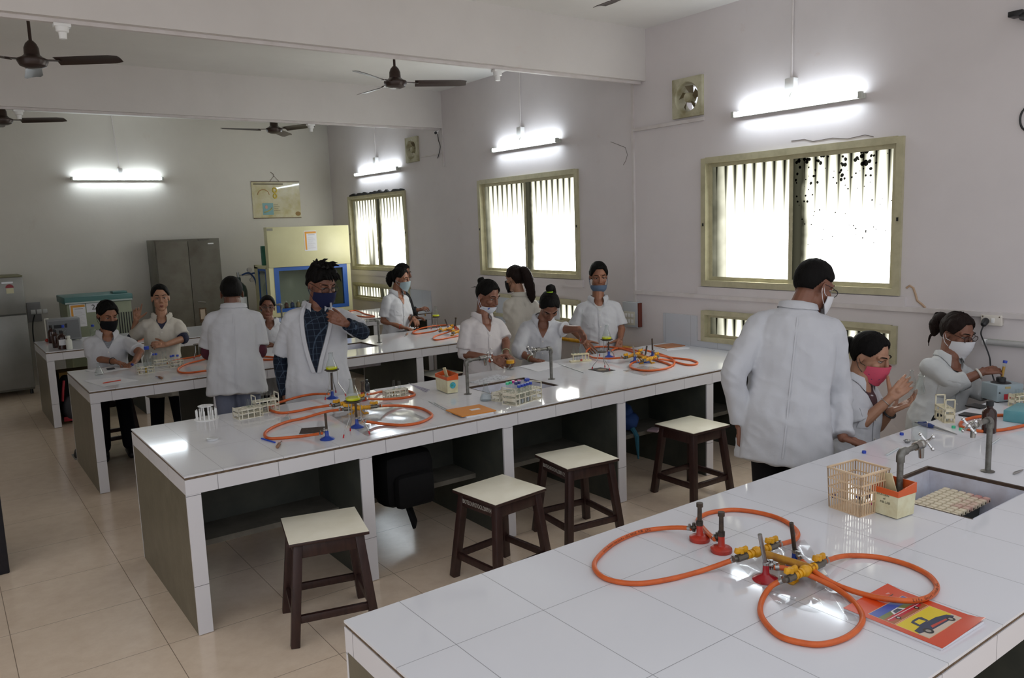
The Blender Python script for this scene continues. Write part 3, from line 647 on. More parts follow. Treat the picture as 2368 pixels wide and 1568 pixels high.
hose('orange gas hose running over the car notebook corner', [(1850, 1294, .03), (1884, 1322, .03), (1929, 1350, .012), (1989, 1372, .008), (2049, 1385, .012), (2108, 1389, .012), (2147, 1381, .008), (2166, 1363), (2161, 1344), (2138, 1324), (2093, 1304), (2034, 1289), (1983, 1285), (1944, 1287, .012), (1908, 1298, .03)], prt=('Life Guard Suraksha LPG', .36, .0125))
sheet('plastic_sheet', 'clear crumpled plastic sheet under the manifold on the nearest bench', 'plastic sheet', [(1690, 1290), (1860, 1250), (1985, 1440), (1800, 1400)], FILM, bump=.012, seed=3)
# notebook with two car pictures
nbc = [P(*q) for q in ((1950, 1411), (2052, 1362), (2277, 1441), (2180, 1510))]
o = sum(nbc, V((0, 0, 0)))/4; ex = (nbc[2]-nbc[1]+nbc[3]-nbc[0])/2; ey = (nbc[1]-nbc[0]+nbc[2]-nbc[3])/2; LX, LY = ex.length, ey.length
ang = math.atan2(ex.y, ex.x)
t = thing('notebook', 'orange-red notebook with two car pictures on its cover at the nearest bench edge', 'notebook', V((o.x, o.y, H)), ang)
MB().box((-LX/2+.002, -LY/2+.002, .0004), (LX/2-.003, LY/2-.002, .0085)).build('pages', PAPER, t)
cv = MB(); vs = []; fs = []; n = 12
def lift(x, y):
    u = max(0, x/LX+.5-.8)/.2; return .0092+.010*u*u*(y/LY+.5)**1.5+.006*max(0, (-x/LX+.5-.85)/.15)*max(0, y/LY+.5)
for i in range(n+1):
    for j in range(n+1): x, y = -LX/2+LX*i/n, -LY/2+LY*j/n; vs.append((x, y, lift(x, y)))
fs = [(i*(n+1)+j, (i+1)*(n+1)+j, (i+1)*(n+1)+j+1, i*(n+1)+j+1) for i in range(n) for j in range(n)]
m_ = len(vs); vs += [(x, y, z-.0007) for x, y, z in vs]; fs += [tuple(m_+k for k in f[::-1]) for f in fs]
cv.add(vs, fs, True).build('cover', pm('orange_cover', 'CF4318', .3, coat=.4), t)
def pic(name, poly, col, dz, ox=0, oy=0, s=1, M=None):
    k = pm(name+col, col, .35); mb = MB(); z0 = .0092+dz
    mb.add([(ox+x*s, oy+y*s, z0) for x, y in poly], [tuple(range(len(poly)))]); return mb, k
def cover(name, items, par):
    mb = MB(); ml = []
    for k, (poly, col, dz) in enumerate(items):
        ml.append(pm('print_'+col, col, .35)); mb.add([(x, y, .0093+dz) for x, y in poly], [tuple(range(len(poly)))], False, None, k)
    return mb.build(name, ml, par, ang=0)
circ = lambda x, y, r, n=14, sx=1: [(x+r*sx*cos(2*pi*k/n), y+r*sin(2*pi*k/n)) for k in range(n)]
# first picture: low red and white coupe under a blue sky; second: dark blue hot rod on yellow. Long side runs along +x, picture tops face -x
def rect(a, b, c, d): return [(a, b), (c, b), (c, d), (a, d)]
x0, x1, y0, y1 = -LX*.27, -LX*.005, -LY*.40, LY*.36
items = [(rect(x0-.002, y0-.002, x1+.002, y1+.002), 'D8B08A', .0001), (rect(x0, y0, x1, y1), '4058A8', .0002), (rect(x0+(x1-x0)*.38, y0, x1, y1), '6E7A48', .0003), (rect(x0+(x1-x0)*.58, y0, x1, y1), 'A05A34', .0004)]
U = lambda a, b: (x0+(x1-x0)*a, y1+(y0-y1)*b)   # a down the picture, b across
items += [([U(.80, .05), U(.86, .1), U(.86, .9), U(.8, .97), U(.66, .97), U(.6, .72), U(.62, .4), U(.66, .05)], 'B82436', .0005), ([U(.62, .38), U(.62, .72), U(.4, .66), U(.38, .46)], 'D8D8D8', .0006), ([U(.6, .44), U(.6, .66), U(.44, .63), U(.43, .48)], '4A5560', .0007), (circ(*U(.84, .22), LX*.028), '241C1C', .0008), (circ(*U(.84, .76), LX*.028), '241C1C', .0008), (circ(*U(.84, .22), LX*.014), 'B8B0A8', .0009), (circ(*U(.84, .76), LX*.014), 'B8B0A8', .0009), ([U(.74, .0+.06), U(.71, .06), U(.68, .96), U(.72, .96)], 'DCC8C8', .0006)]
cover('car_picture', items, t)
x0, x1 = LX*.015, LX*.335
items = [(rect(x0-.002, y0-.002, x1+.002, y1+.002), 'D8B08A', .0001), (rect(x0, y0, x1, y1), 'D8BE1C', .0002), (rect(x0+(x1-x0)*.68, y0, x1, y1), 'C8B8A8', .0004),
 ([U(.78, .03), U(.84, .12), U(.82, .7), U(.7, .98), U(.52, .96), U(.46, .66), U(.48, .3), U(.6, .08)], '27324F', .0005), ([U(.46, .48), U(.48, .78), U(.2, .76), U(.16, .68), U(.16, .52), U(.22, .46)], '27324F', .0006), ([U(.43, .53), U(.43, .72), U(.24, .70), U(.24, .56)], 'D8BE1C', .0007), ([U(.72, .2), U(.78, .22), U(.76, .66), U(.66, .62)], 'B84030', .0007),
 (circ(*U(.82, .17), LX*.042), '201C1C', .0008), (circ(*U(.78, .80), LX*.05), '201C1C', .0008), (circ(*U(.82, .17), LX*.022), '9A948C', .0009), (circ(*U(.78, .80), LX*.026), '9A948C', .0009)]
cover('hot_rod_picture', items, t)
cover('oval_badge', [(circ(-LX*.40, LY*.27, LY*.10, 20, .72), '1E1A1C', .0004)], t)
text('badge_lettering', 'ibi', .016, PAPER, t, (-LX*.40, LY*.27, .0104), (0, 0, -pi/2))
# basket -------------------------------------------------------------------
bc = [P(*q, z=H+.16) for q in ((1921, 1081), (1972, 1062), (2049, 1082), (2000, 1105))]
o = sum(bc, V((0, 0, 0)))/4; ex = (bc[2]-bc[1]+bc[3]-bc[0])/2; ey = (bc[1]-bc[0]+bc[2]-bc[3])/2
hx, hy = ex.length/2, ey.length/2; t = thing('plastic_basket', 'beige slatted plastic basket beside the orange-topped bin', 'basket', V((o.x, o.y, H)), math.atan2(ex.y, ex.x))
BEI = pm('beige_plastic', 'D3B795', .4); tp = .93; hb = .16
mb = MB()
for s in (-1, 1): mb.bar((-hx-.003, s*hy, hb), (hx+.003, s*hy, hb), .008, .007, bev=.001).bar((s*hx, -hy, hb), (s*hx, hy, hb), .008, .007, bev=.001)
mb.build('rim', BEI, t)
sl = MB()
for s in (-1, 1):
    for k in range(13): u = (k/12*2-1); sl.bar((u*hx*tp, s*hy*tp, .004), (u*hx, s*hy, hb-.002), .0042, .003)
    for k in range(12): u = (k/11*2-1); sl.bar((s*hx*tp, u*hy*tp, .004), (s*hx, u*hy, hb-.002), .0042, .003)
for z in (.05, .085, .12):
    q = tp+(1-tp)*z/hb
    for s in (-1, 1): sl.bar((-hx*q, s*hy*q, z), (hx*q, s*hy*q, z), .004, .005).bar((s*hx*q, -hy*q, z), (s*hx*q, hy*q, z), .004, .005)
sl.build('slatted_sides', BEI, t)
MB().box((-hx*tp, -hy*tp, 0), (hx*tp, hy*tp, .004)).build('base', BEI, t)
R = RZ(t.rotation_euler.z)
for k, (x, y, cm, nm) in enumerate(((-.012, .005, CAPP, 'pink'), (.006, -.01, CAPD, 'navy'), (.02, .015, CAPB, 'blue'), (-.02, -.018, CAPD, 'dark'))):
    ttube(f'small capped tube with {nm} cap lying in the beige basket', t.location+R @ V((x, y, .016+.012*(k % 2))), .06, .0065, None, None, cm, (radians(78), 0, k*1.1+.3), None)
# bins ---------------------------------------------------------------------
def swing_bin(label, corners, h, ang_lab, front, globe=False, words=None):
    c = [P(*q) for q in corners]; o = sum(c, V((0, 0, 0)))/4; ex = (c[1]-c[0]+c[2]-c[3])/2; ey = (c[3]-c[0]+c[2]-c[1])/2
    t = thing('desk_bin', label, 'bin', V((o.x, o.y, H)), math.atan2(ex.y, ex.x)); hx, hy = ex.length/2, ey.length/2; k = 1.08
    OR = pm('orange_plastic', 'CF5A28', .35); mb = MB(); z1 = h*.74
    prof = lambda s, z: [(-hx*s, -hy*s, z), (hx*s, -hy*s, z), (hx*s, hy*s, z), (-hx*s, hy*s, z)]
    vs = prof(1, .004)+prof(k, z1)+prof(k*.96, z1)+prof(.96, .008); fs = [(0, 3, 2, 1)]
    for a in (0, 4, 8): fs += [(a+i, a+(i+1) % 4, a+4+(i+1) % 4, a+4+i) for i in range(4)]
    fs.append((12, 13, 14, 15)); mb.add(vs, fs); mb.build('body', pm('cream_bin', 'D9D5B4', .4, var='C9BF98', vs=20), t)
    rm = MB(); K = k*1.03; zA = [h*.86, h*.86, h*1.0, h*1.0]   # rim slopes up to the back
    lo = prof(K, z1-.006); hi = [(x, y, zA[i]) for i, (x, y, z) in enumerate(prof(K, 0))]; hi2 = [(x*.92, y*.92, z) for x, y, z in hi]; lo2 = prof(K*.92, z1-.004)
    vs = lo+hi+hi2+lo2; fs = []
    for a in (0, 4, 8): fs += [(a+i, a+(i+1) % 4, a+4+(i+1) % 4, a+4+i) for i in range(4)]
    fs += [(12+i, 12+(i+1) % 4, (i+1) % 4, i) for i in range(4)]
    rm.add(vs, fs); rm.build('slanted_rim', OR, t)
    return t, hx*k, hy*k, h
FLAPM = pm('yellowed_flap', 'D8CDA8', .4, var='BCAE88', vs=16)
c = P(2066, 1190); 
t, hx, hy, h = swing_bin('cream bin with orange rim and handwriting in front of the nearest sink', ((2021, 1186), (2079, 1204), (2108, 1189), (2056, 1172)), .125, 0, 0)
MB().bar((-.02, .012, .075), (-.036, .0, .148), .05, .006, bev=.002, up=(0, 1, 0)).build('swing_flap', FLAPM, t)
for k, (s, z) in enumerate((('DUSTBIN', .082), ('of', .068), ('MB LAB', .054))): text('handwriting', s, .012, pm('pencil_ink', '6E6A58', .8), t, (-.008+.004*k, -hy*(.93+.075*z/.125)-.0012, z), (radians(90), 0, 0))
t, hx, hy, h = swing_bin('cream bin with orange rim and blue globe sticker on the middle bench', ((1011, 902), (1037, 912), (1057, 908), (1032, 898)), .135, 0, 0)
MB().bar((-.005, .01, .085), (-.022, -.006, .165), .045, .006, bev=.002, up=(0, 1, 0)).build('swing_flap', FLAPM, t)
gl = MB(); vs = circ(0, 0, .022, 20); gl.add([(hx*.985+.0008, y, .058+x) for x, y in vs], [tuple(range(20))]); gl.build('globe_sticker', pm('globe_blue', '48A8C8', .5, var='2F8F5A', vs=60), t)
tap_ = None
# right-hand half of the nearest bench ------------------------------------
bottle('amber glass bottle with dark cap behind the nearest tap post', (2286, 1000), .165, .0335, AMBER, BLACK, neck=.42)
def slabthing(name, label, cat, pts, th, mat, z=H, bev=.002, part=None):
    c = [P(*q, z=z) for q in pts]; o = sum(c, V((0, 0, 0)))/4; ex = (c[1]-c[0]+c[2]-c[3])/2; ey = (c[3]-c[0]+c[2]-c[1])/2
    a = math.atan2(ex.y, ex.x); e = MB().box((-ex.length/2, -ey.length/2, 0), (ex.length/2, ey.length/2, th), bev=bev).build(name, mat)
    e.location = (o.x, o.y, z); e.rotation_euler = (0, 0, a); return tag(e, label, cat)
slabthing('phone', 'black phone lying on the nearest bench beside the amber bottle', 'phone', ((2219, 962), (2267, 969), (2272, 962), (2226, 955)), .009, BLACK, bev=.003)
slabthing('phone', 'black phone lying in front of the grey vortex mixer', 'phone', ((2238, 941), (2275, 948), (2282, 941), (2246, 934)), .009, BLACK, bev=.003)
# vortex mixer
mc = P(2316, 925); t = thing('vortex_mixer', 'grey vortex mixer with black cup and red label on the nearest bench', 'vortex mixer', mc, radians(-28))
MB().box((-.085, -.065, .006), (.085, .065, .105), bev=.006).build('housing', pm('grey_enamel', '8E9CA2', .4), t)
MB().lathe([(.055, .105), (.05, .108), (.03, .11), (.026, .112), (.026, .135), (.022, .137), (.014, .125), (.0, .12)], 22, T(-.01, 0, 0)).build('cup', BLACK, t)
for x in (-.07, .07):
    for y in (-.05, .05): MB().cyl((x, y, 0), (x, y, .007), .009).build('foot', BLACK, t)
MB().box((-.04, -.0665, .018), (.045, -.065, .05)).build('red_label', pm('label_red', 'A81E2C', .5), t)
text('label_text', 'SPINIX', .014, PAPER, t, (.018, -.0668, .036), (radians(90), 0, 0))
MB().cyl((-.07, -.066, .06), (-.07, -.069, .06), .004).build('switch', BLACK, t)
MB().box((-.035, -.0662, .082), (.0, -.065, .094)).build('name_plate', pm('plate_gold', 'B8A878', .4, .5), t)
# white rack with tall end handles
pr_ = rack('white tube rack with open end handles and red handwriting on the nearest bench', P(2184, 972), radians(47), .13, .052, .085, 6, 1, hh=.045)
for k in (1, 3): ttube('small white tube standing in the rack with red handwriting', pr_(k, 0), .075, .008, pm('milky', 'D8D8D8', .4), .06, None, group='white tubes in the handled rack')
# pipette
a, b = P(2124, 983), P(2213, 1006); d = (b-a).normalized(); z = V((0, 0, 1)); t = thing('pipette', 'blue micropipette with steel shaft lying on the nearest bench', 'pipette', a); L = (b-a).length
MB().tube([d*.0+z*.012, d*L*.12+z*.013, d*L*.3+z*.013, d*L*.42+z*.012], [.008, .012, .012, .008], 12).build('handle', pm('pipette_blue', '22366E', .35), t)
MB().tube([d*-.02+z*.012, d*0+z*.012], .005, 10).build('plunger', STEEL, t)
MB().tube([d*L*.42+z*.012, d*L*.6+z*.009, d*L+z*.004], [.007, .0055, .002], 10).build('shaft', STEEL, t); MB().bar(d*L*.1+z*.02, d*L*.2+z*.026, .01, .008, bev=.002).build('ejector', pm('pipette_blue', ''), t)
for lab, px, cm in (('blue tube cap beside the clear beaker on the nearest bench', (2085, 1006), CAPB), ('blue tube cap in front of the man in the long white coat', (1998, 1048), CAPB), ('green tube cap closer to the handled rack', (2205, 990), CAPG), ('green tube cap tipped over beside the orange hose', (2222, 995), CAPG)):
    single('loose_cap', MB().lathe([(.0, .012), (.0085, .012), (.0095, .010), (.0095, .0), (.008, .0), (.008, .010), (0, .010)], 16), cm, lab, 'cap', (0, 0, 0)).location = P(*px)  # loose hollow caps from the test tubes
t = thing('beaker', 'clear glass beaker standing on the nearest bench', 'beaker', P(2125, 1022))
MB().lathe([(.0, .002), (.032, .001), (.035, .005), (.035, .098), (.039, .1), (.0385, .101)], 26).build('glass_body', GLASS, t)
MB().tube([(.037*cos(2*pi*k/26), .037*sin(2*pi*k/26), .1) for k in range(26)], .0014, 6, True).build('rim', clear_rim, t)
def crumple(name, label, px, r, mat, flat=.5, seed=1):
    mb = MB().sph((0, 0, r*flat), (r, r, r*flat), 16, 10); mb.v = [tuple(V(p)*(1+.45*noise.noise(V(p)*(1.6/r)+V((seed, 0, 0)))) if p[2] > r*flat*.3 else p) for p in mb.v]
    o = mb.build(name, mat, ang=25); o.location = P(*px); return tag(o, label, 'scrap')
crumple('foil_ball', 'crumpled silver foil beside the clear beaker', (2098, 1024), .014, STEEL, .6, 2); crumple('tissue', 'crumpled white tissue beside the clear beaker', (2135, 1030), .024, PAPER, .25, 5)
GROD = pm('glass_rod_pale', 'C4C9C9', .12)
def rod(name, label, cat, a, b, r, mat, z=H, group=None):
    a, b = P(*a, z=z+r), P(*b, z=z+r); o = (a+b)/2; return tag(MB().cyl(a-o, b-o, r, n=10).build(name, mat, None, None), label, cat, group) if False else _rod(name, label, cat, a-o, b-o, o, r, mat, group)
def _rod(name, label, cat, a, b, o, r, mat, group):
    e = MB().cyl(a, b, r, n=10).build(name, mat); e.location = o; return tag(e, label, cat, group)
rod('glass_rod', 'clear glass tube lying behind the beige basket', 'glass tube', (2050, 1052), (2078, 1036), .0045, GROD)
rod('glass_rod', 'clear glass tube lying behind the nearest tap post', 'glass tube', (2280, 1036), (2312, 1014), .004, GROD)
hose('orange gas hose on the window side of the nearest bench behind the amber bottle', [(2420, 955), (2368, 961), (2330, 960), (2290, 961), (2250, 966), (2226, 974), (2221, 984), (2238, 992), (2270, 997), (2310, 995), (2345, 989), (2420, 972)], clamps=(0, 0))
slabthing('tip_box', 'teal see-through tip box at the right edge beyond the amber bottle', 'tip box', ((2331, 975), (2395, 985), (2400, 962), (2340, 955)), .062, pm('teal_plastic', '5E9AA2', .25), bev=.004)
pr_ = rack('cream tube rack behind the teal tip box at the right edge', P(2362, 938), radians(-20), .14, .05, .075, 6, 2, hh=.0, ends='flat')
for k in range(3): ttube('clear tube standing in the cream rack at the right edge', pr_(k, 0), .1, .0065, group='tubes in the rack at the right edge')
t = thing('tweezers', 'steel tweezers on the nearest bench at the right edge', 'tweezers', P(2352, 1094))
for s in (-1, 1): MB().tube([(-.035, 0, .004), (-.01, .006*s, .005), (.02, .005*s, .004), (.06, .001*s, .003)], [.003, .0025, .002, .001], 8).build('arm', STEEL, t)
# ---------------------------------------------------------------- middle bench
c = P(478, 969); t = thing('tube_carousel', 'round white tube stand at the left end of the middle bench', 'tube stand', c)
MB().lathe([(.0, .006), (.07, .006), (.074, .004), (.074, 0), (0, 0)], 36).build('base', WHITE, t)
dk = MB(); n = 12
for k in range(36):
    a, b = 2*pi*k/36, 2*pi*(k+1)/36
    for r0, r1 in ((.012, .024), (.041, .046)): dk.add([(r0*cos(a), r0*sin(a), .085), (r1*cos(a), r1*sin(a), .085), (r1*cos(b), r1*sin(b), .085), (r0*cos(b), r0*sin(b), .085)]+[(r0*cos(a), r0*sin(a), .082), (r1*cos(a), r1*sin(a), .082), (r1*cos(b), r1*sin(b), .082), (r0*cos(b), r0*sin(b), .082)], [(0, 1, 2, 3), (7, 6, 5, 4), (1, 5, 6, 2), (0, 3, 7, 4)])
for k in range(12): a = 2*pi*k/12; dk.bar((.022*cos(a), .022*sin(a), .0835), (.043*cos(a), .043*sin(a), .0835), .006, .003)
dk.build('holed_disc', WHITE, t)
for k in range(4): a = pi/4+k*pi/2; MB().cyl((.03*cos(a), .03*sin(a), .006), (.03*cos(a), .03*sin(a), .083), .0035).build('pillar', WHITE, t)
for k in range(14): a = 2*pi*(k+.5)/14; MB().lathe([(.0045, .006), (.0045, .06), (.0035, .061), (.0, .061)], 10, T(.058*cos(a), .058*sin(a), 0)).build('peg', WHITE, t)
t = thing('petri_dish', 'clear round petri dish lying near the round white tube stand', 'petri dish', P(492, 1018)); MB().lathe([(.0, .001), (.03, .001), (.031, .012), (.029, .0125), (0, .013)], 28).build('dish', pm('petri_plastic', 'C8CACC', .2), t)
WR = pm('white_rack_plastic', 'DAD6C6', .4, var='C8C0A8', vs=18)
pr_ = rack('wide cream tube rack with three empty tubes in front of the tall one', P(574, 964), radians(5), .15, .10, .066, 8, 5, WR, ends='flat')
for k in ((4, 2), (4, 3), (5, 2)): ttube('empty clear test tube in the wide cream rack', pr_(*k), .105, .0068, group='empty tubes in the wide cream rack')
pr_ = rack('tall cream tube rack with raised end handles behind the wide one', P(615, 952), radians(3), .15, .075, .088, 6, 3, WR, hh=.03)
for k in range(4): ttube('empty clear test tube in the tall cream rack', pr_(2+k % 3, 1+k//3), .125, .0068, group='empty tubes in the tall cream rack')
burner('blue bunsen burner with leaning dark tube at the front of the middle bench', (757, 1016), (752, 956), BLUE, 'flared', (740, 1012))
burner('blue bunsen burner standing under the front tripod of the middle bench', (826, 988), (822, 932), BLUE, 'flared', (845, 986))
burner('blue bunsen burner standing under the back tripod of the middle bench', (769, 921), (766, 862), BLUE, 'flared', (752, 922))
burner('dark red bunsen burner with rusty tube beside the black bottle', (839, 926), (838, 881), RED, 'round', (858, 918))
manifold('yellow gas manifold with four valves among the tripods of the middle bench', ((776, 937), (838, 922)), ((868, 940), (800, 946)), ((806, 931), (832, 943)))
hose('orange gas hose looping past the blue pen on the middle bench', [(745, 1002, .03), (720, 1006, .012), (686, 1010), (640, 1014), (619, 1013), (612, 1005), (618, 996), (640, 984), (669, 974), (698, 968), (733, 958, .008), (760, 951, .02), (790, 947, .035)])
hose('orange gas hose looping behind the cream racks on the middle bench', [(768, 937, .035), (740, 941, .02), (715, 945), (686, 951), (652, 955), (628, 950), (622, 943), (640, 933), (686, 919), (722, 912, .012), (760, 911, .035)])
hose('orange gas hose making the right loop on the middle bench', [(878, 939, .035), (905, 938, .012), (935, 939), (972, 944), (995, 955), (997, 964), (972, 977), (934, 983), (893, 981), (862, 977, .012), (840, 974, .03)])
hose('orange gas hose running behind the small rack to the black bottle', [(845, 922, .035), (870, 923, .012), (895, 923), (934, 920), (957, 914), (955, 908), (935, 903), (905, 904), (880, 906), (864, 910, .012), (850, 912, .03)])
tp = tripod('tripod at the front of the middle bench', ((794, 1013), (810, 997), (855, 1004)), (817, 927), .048)
flask('clear conical flask with yellow-green liquid on the front tripod of the middle bench', tp, .12, LIME)
tp = tripod('tripod at the back of the middle bench', ((752, 925), (800, 916), (777, 908)), (767, 855), .047)
flask('clear conical flask with yellow-green liquid on the back tripod of the middle bench', tp, .115, LIME)
sheet('plastic_sheet', 'clear glossy plastic sheet under the tripods of the middle bench', 'plastic sheet', [(760, 960), (900, 930), (985, 968), (850, 1010)], FILM, bump=.006, seed=8)
t = slabthing('gauze_mat', 'dark square gauze mat lying inside the left hose loop', 'gauze mat', ((692, 1004), (748, 1000), (752, 987), (697, 991)), .002, pm('gauze_mat_dark', '33261F', .7, var='80684F', vs=30, vt=(.62, .72)), bev=0)
rod('pen', 'blue pen lying in front of the left hose loop', 'pen', (605, 1014), (636, 1023), .0042, pm('pen_blue', '1E48B8', .3))
def loop_tool(label, a, b, hz=H):
    a, b = P(*a, z=hz), P(*b, z=hz); d = (b-a); L = d.length; d = d/L; t = thing('inoculating_loop', label, 'loop tool', a); z = V((0, 0, 1))
    MB().tube([z*.007, d*.006+z*.009, d*L*.45+z*.009, d*L*.55+z*.008], [.005, .009, .0085, .005], 12).build('wooden_handle', pm('worn_wood', '9A7458', .6, var='6B4A38', vs=30), t)
    MB().tube([d*L*.52+z*.008, d*L*.85+z*.006, d*L+z*.003], .0017, 8).build('wire', DARKMET, t)
loop_tool('wooden-handled loop tool in front of the blue pen', (641, 1038), (652, 1021))
t = thing('glass_funnel', 'small clear glass funnel behind the left hose loop', 'funnel', P(664, 969)); MB().lathe([(.022, 0), (.02, .004), (.006, .028), (.003, .032), (.003, .045)], 18, Matrix.Rotation(radians(20), 4, 'Y')).build('cone', clear_rim, t)
bottle('black reagent bottle beside the dark red burner', (850, 905), .085, .017, pm('black_bottle', '1C2024', .25), pm('black_bottle', ''), neck=.45)
pr_ = rack('small white tube rack with two tall tubes on the middle bench', P(915, 917), radians(-3), .16, .06, .05, 8, 3, WR, levels=(.02, .5, .93), ends='flat')
ttube('tall test tube with amber liquid in the small white rack', pr_(3, 1), .11, .0085, pm('amber_liquid', 'B07A30', .2), .035)
ttube('tall clear empty test tube in the small white rack', pr_(5, 1), .1, .0085)
slabthing('notebook', 'thin pale notebook lying behind the small white rack', 'notebook', ((858, 906), (925, 897), (945, 893), (880, 901)), .004, PAPER, bev=0)
for k in range(6): rod('stick', 'thin purple and white stick in the bundle right of the small white rack', 'stick', (945+k*3, 886+k), (984+k*2, 908-k*1.2), .0016, (PAPER, pm('purple_stick', '8E82A0', .5))[k % 2], group='sticks beside the small white rack')
rod('glass_rod', 'thin glass rod left of the orange envelope, longer one', 'glass rod', (992, 928), (1044, 956), .003, GROD); rod('glass_rod', 'thin glass rod closest to the orange envelope', 'glass rod', (1004, 931), (1046, 953), .003, GROD)
nb = slabthing('booklet', 'orange booklet with white label strip on the middle bench', 'booklet', ((1046, 952), (1085, 969), (1131, 947), (1093, 935)), .006, pm('manila_orange', 'D2862E', .6), z=H+.008, bev=0)
def strip(par, x0, y0, x1, y1, z, mat, name): return MB().box((x0, y0, z), (x1, y1, z+.0006)).build(name, mat, par)
strip(nb, -.015, -.005, .02, .06, .006, PAPER, 'label_strip')
slabthing('notebook', 'white notebook under the orange booklet', 'notebook', ((1054, 955), (1090, 969), (1131, 954), (1094, 940)), .0078, PAPER, bev=0)
flask('clear conical flask half full of water left of the coloured-cap rack', P(1124, 926), .115, clear('water', 'EEF2F6', .6), lh=.045)
pr_ = rack('cream rack of coloured-cap tubes in front of the middle sink', P(1208, 928), radians(16), .27, .115, .082, 9, 5, WR, levels=(.03, .5, .9), hh=.03)
for i, (a, b, cm, nm) in enumerate(((1, 0, CAPB, 'blue'), (2, 0, CAPB, 'blue'), (3, 0, CAPB, 'blue'), (4, 0, CAPB, 'blue'), (5, 0, CAPB, 'blue'))): ttube('clear tube with blue cap in the front row of the coloured-cap rack', pr_(a, b), .115, .0085, pm('cloudy', 'B8BCC4', .3), .03, cm, group='blue-capped tubes in the front row')
for a, b, cm, nm in ((1, 4, CAPG, 'green'), (2, 4, CAPG, 'green'), (3, 4, CAPP, 'pink'), (4, 3, CAPP, 'pink'), (2, 2, CAPD, 'navy'), (3, 2, CAPD, 'navy')): ttube(f'clear tube with {nm} cap in the back rows of the coloured-cap rack', pr_(a, b), .125, .0085, None, None, cm, group=f'{nm}-capped tubes in the back rows')
for k in range(3): ttube('leaning clear tube with blue cap at the back of the coloured-cap rack', pr_(6+k*.35, 4, .03), .1, .0085, None, None, CAPB, (radians(14), radians(10), 0), 'leaning blue-capped tubes')
pr_ = rack('small cream rack behind the left end of the coloured-cap rack', P(1158, 925), radians(16), .1, .07, .06, 4, 3, WR, ends='flat')
PRN = pm('printed_page', 'C8CBD2', .6, var='7E8088', vs=45, vt=(.5, .62))
sheet('plastic_sleeve', 'printed page in a clear sleeve behind the middle sink', 'page', [(1085, 884), (1150, 866), (1182, 872), (1110, 890)], PRN, bump=.002, seed=2)
sheet('paper', 'white paper sheets under the writing hand of the bending woman', 'paper', [(1200, 848), (1262, 836), (1310, 845), (1245, 860)], PAPER, bump=.004, seed=4)
rod('glass_rod', 'long glass tube lying right of the papers', 'glass tube', (1292, 842), (1350, 862), .003, GROD)
# wooden rack with three tubes
c = P(1342, 836); t = thing('wooden_tube_rack', 'small pale wooden tube rack with three tubes near the standing woman', 'test tube rack', c, radians(-22))
WD = pm('pale_wood', 'D2C8A4', .55); L, W = .14, .05
MB().box((-L/2-.02, -W/2, 0), (L/2+.02, W/2, .012), bev=.002).build('base', WD, t)
tpb = MB()
for y in (-.018, .018): tpb.box((-L/2, y-.006, .058), (L/2, y+.006, .066))
for k in range(6): x = -L/2+k*L/5; tpb.box((x-.004, -.018, .0582), (x+.004, .018, .0658))
tpb.build('top_rail', WD, t)
for k in range(6):
    if k in (0, 5) or k > 2: x = -L/2+.004+k*(L-.008)/5; MB().cyl((x, -.016, .011), (x, -.016, .059), .004).build('post', WD, t)
for k in range(3): ttube('clear test tube standing in the pale wooden rack', c+RZ(radians(-22)) @ V((-L/2+(k+.5)*L/5, 0, .0125)), .12, .009, None, None, None, group='tubes in the pale wooden rack')
single('red_stopper', MB().lathe([(0, .014), (.008, .014), (.0095, 0), (0, 0)], 14), RED, 'small red stopper resting on the pale wooden rack base', 'stopper', (0, 0, 0)).location = P(1342, 834, z=H+.012)+V((0, -.012, 0))
# window end of the middle bench
tp = tripod('farther tripod at the window end of the middle bench', ((1386, 824), (1421, 828), (1404, 812)), (1403, 772), .05, h=H+.135, mesh='sq')
flask('clear conical flask with yellow-green liquid near the standing woman', tp, .118, LIME)
tripod('low tripod on the square gauze mat of the middle bench', ((1369, 854), (1399, 850), (1410, 857)), (1392, 800), .042, gauze=False, h=H+.14)
t = slabthing('gauze_mat', 'dark square gauze mat with pale centre under the low tripod', 'gauze mat', ((1361, 855), (1397, 862), (1421, 856), (1388, 850)), .002, pm('gauze_mat_black', '2A2320', .7), bev=0)
MB().lathe([(0, .0026), (.034, .0025), (.034, .002)], 22).build('ceramic_centre', pm('ceramic_pad', ''), t)
hose('orange gas hose lying in the long left loop at the window end', [(1440, 827, .035), (1415, 829, .02), (1396, 829, .012), (1370, 826, .004), (1356, 815), (1368, 804), (1405, 802), (1444, 808), (1482, 820), (1512, 831), (1540, 840), (1556, 846)], clamps=(1, 0))
hose('orange gas hose in the nearer round loop at the window end', [(1477, 834, .03), (1462, 840, .008), (1457, 848), (1475, 855), (1505, 857), (1540, 852), (1559, 842), (1554, 830), (1530, 820), (1500, 812, .012), (1484, 808, .03)])
hose('orange gas hose in the rightmost loop at the window end', [(1520, 830, .03), (1550, 834), (1585, 843), (1607, 843), (1612, 838), (1595, 832), (1560, 828), (1535, 824, .012), (1515, 820, .03)])
hose('orange gas hose running to the burner behind the tripods', [(1412, 812, .03), (1425, 806), (1450, 806), (1475, 812, .012), (1484, 817, .03)])
manifold('yellow gas manifold with four valves at the window end of the middle bench', ((1446, 827), (1482, 816)), ((1520, 824), (1488, 834)), ((1466, 822), (1502, 829)))
burner('blue bunsen burner upright at the window end of the middle bench', (1509, 826), (1508, 783), BLUE, 'flared', (1522, 828))
burner('blue bunsen burner with steel tube at the window end of the middle bench', (1468, 838), (1464, 800), BLUE, 'flared', (1476, 836), tube=STEEL)
burner('blue bunsen burner with dark tube in the middle of the window end hoses', (1492, 838), (1496, 800), BLUE, 'flared', (1490, 830))
